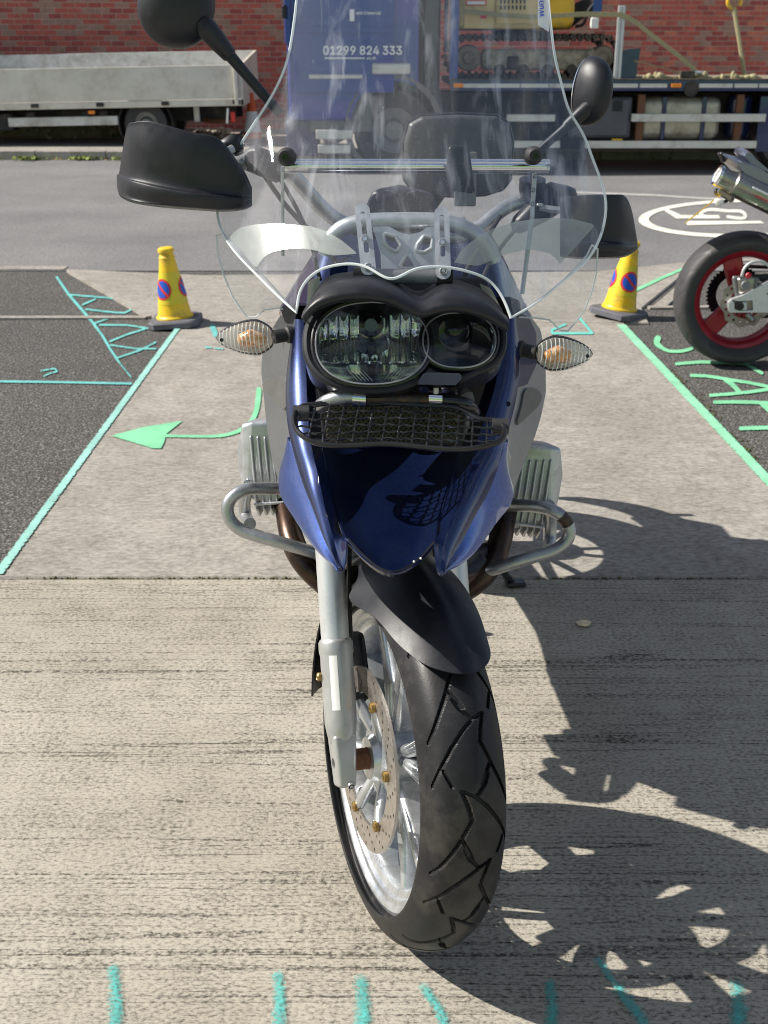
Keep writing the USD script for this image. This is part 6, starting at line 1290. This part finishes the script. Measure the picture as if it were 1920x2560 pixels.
part(sil, 'logo_bar', cat_([hull([o + ax * .03 - up_ * .012, o + ax * .085 - up_ * .012], .003)]), 'sign_red'); part(sil, 'logo_plate', hull([o + up_ * .01, o + ax * .075 + up_ * .01, o + up_ * .014, o + ax * .075 + up_ * .014], .002), 'white_label')
part(sb, 'plate_bracket', hull([Sb(590, 440, -.03), Sb(680, 500, -.03), Sb(660, 570, -.03), Sb(560, 500, -.03), Sb(590, 440, .03), Sb(680, 570, .03)], .010), 'titan'); part(sb, 'plate_lamp', hull([Sb(540, 490, -.02), Sb(590, 510, -.02), Sb(540, 510, .02)], .012), 'black_plastic')
part(sb, 'indicator', hull([Sb(545, 580, -.12), Sb(580, 590, -.12), Sb(560, 600, -.12)], .014), 'indicator_inner')
part(sb, 'plate_arm', tube([Sb(690, 470, -.02), Sb(680, 560, -.02), Sb(600, 590, -.02), Sb(540, 560, -.02)], .008), 'chassis_black')
a, b = Sb(268, 770), Sb(556, 540); dd = unit(b - a); npl = trimesh.creation.box([np.linalg.norm(b - a), .18, .006]); vw = unit((a + b) / 2 - [0, 0, EYE]); npl.apply_transform(frame((a + b) / 2, dd, vw)); part(sb, 'number_plate', npl, 'plate_yellow', smooth=False)
# the half of the bike beyond the frame, plainly shaped
FW = SWc + [1.40, 0, 0]
part(sb, 'engine', rbox((.46, .34, .40), .05, (SWc[0] + .82, SYB, .48)), 'engine_grey'); part(sb, 'fuel_tank', hull([(SWc[0] + .62, SYB - .10, .78), (SWc[0] + .62, SYB + .10, .78), (SWc[0] + .72, SYB - .14, .90), (SWc[0] + .72, SYB + .14, .90), (SWc[0] + 1.05, SYB - .14, .92), (SWc[0] + 1.05, SYB + .14, .92)], .05, 12), 'tail_paint', smooth=60)
part(sb, 'fairing', hull([(SWc[0] + .75, SYB - .20, .45), (SWc[0] + .75, SYB + .20, .45), (SWc[0] + 1.25, SYB - .18, .6), (SWc[0] + 1.25, SYB + .18, .6), (SWc[0] + 1.42, SYB - .10, .92), (SWc[0] + 1.42, SYB + .10, .92), (SWc[0] + 1.1, SYB - .18, .80), (SWc[0] + 1.1, SYB + .18, .80)], .04, 12), 'tail_paint', smooth=60)
spoke_wheel(FW, .297, .06, .4)
for y in (-.10, .10): part(sb, 'fork_leg', rod(FW + [0, y, 0], FW + [-.22, y, .62], .026, 16), 'fork_tube')
part(sb, 'handlebar', rod(FW + [-.28, -.33, .64], FW + [-.28, .33, .64], .016), 'black_rubber')
part(sb, 'frame_spar', hull([(SWc[0] + .5, SYB - .12, .45), (SWc[0] + .55, SYB - .12, .62), (SWc[0] + 1.12, SYB - .10, .85)], .03), 'swingarm_silver')
part(sb, 'side_stand', tube([(SWc[0] + .62, SYB - .12, .30), (SWc[0] + .55, SYB - .30, .012)], .012), 'black_gloss')

# moss and grit in the slab joints
ms = []
for i in range(500):
    q = rng.random()
    if q < .5: c = np.array([XR1 + .015 - (rng.uniform(2.95, 5.9) - 2.94) * .0157 + rng.normal(.012, .012), 0, 0]); yv = rng.choice([3.05, 3.3, 3.6, 3.75, 4.1, 4.6, 5.0]) + rng.normal(0, .10); c = np.array([XR1 + .022 - (yv - 2.94) * .0162 + abs(rng.normal(0, .012)), yv, -.012])
    else: c = np.array([rng.choice([-.85, -.72, -.5, -.3, .55, .9]) + rng.normal(0, .07), YJ + rng.normal(0, .004), -.004])
    t = trimesh.creation.icosahedron(); t.vertices *= rng.uniform(.002, .006) * rng.uniform(.6, 1.3, 3); t.apply_translation(c); ms.append(t)
pm('moss', (0.07, 0.075, 0.025), 0.9, var=.4, vscale=60)
single('moss', cat_(ms), 'moss', 'dark moss and grit in the slab joints', 'moss', kind='stuff', smooth=False)
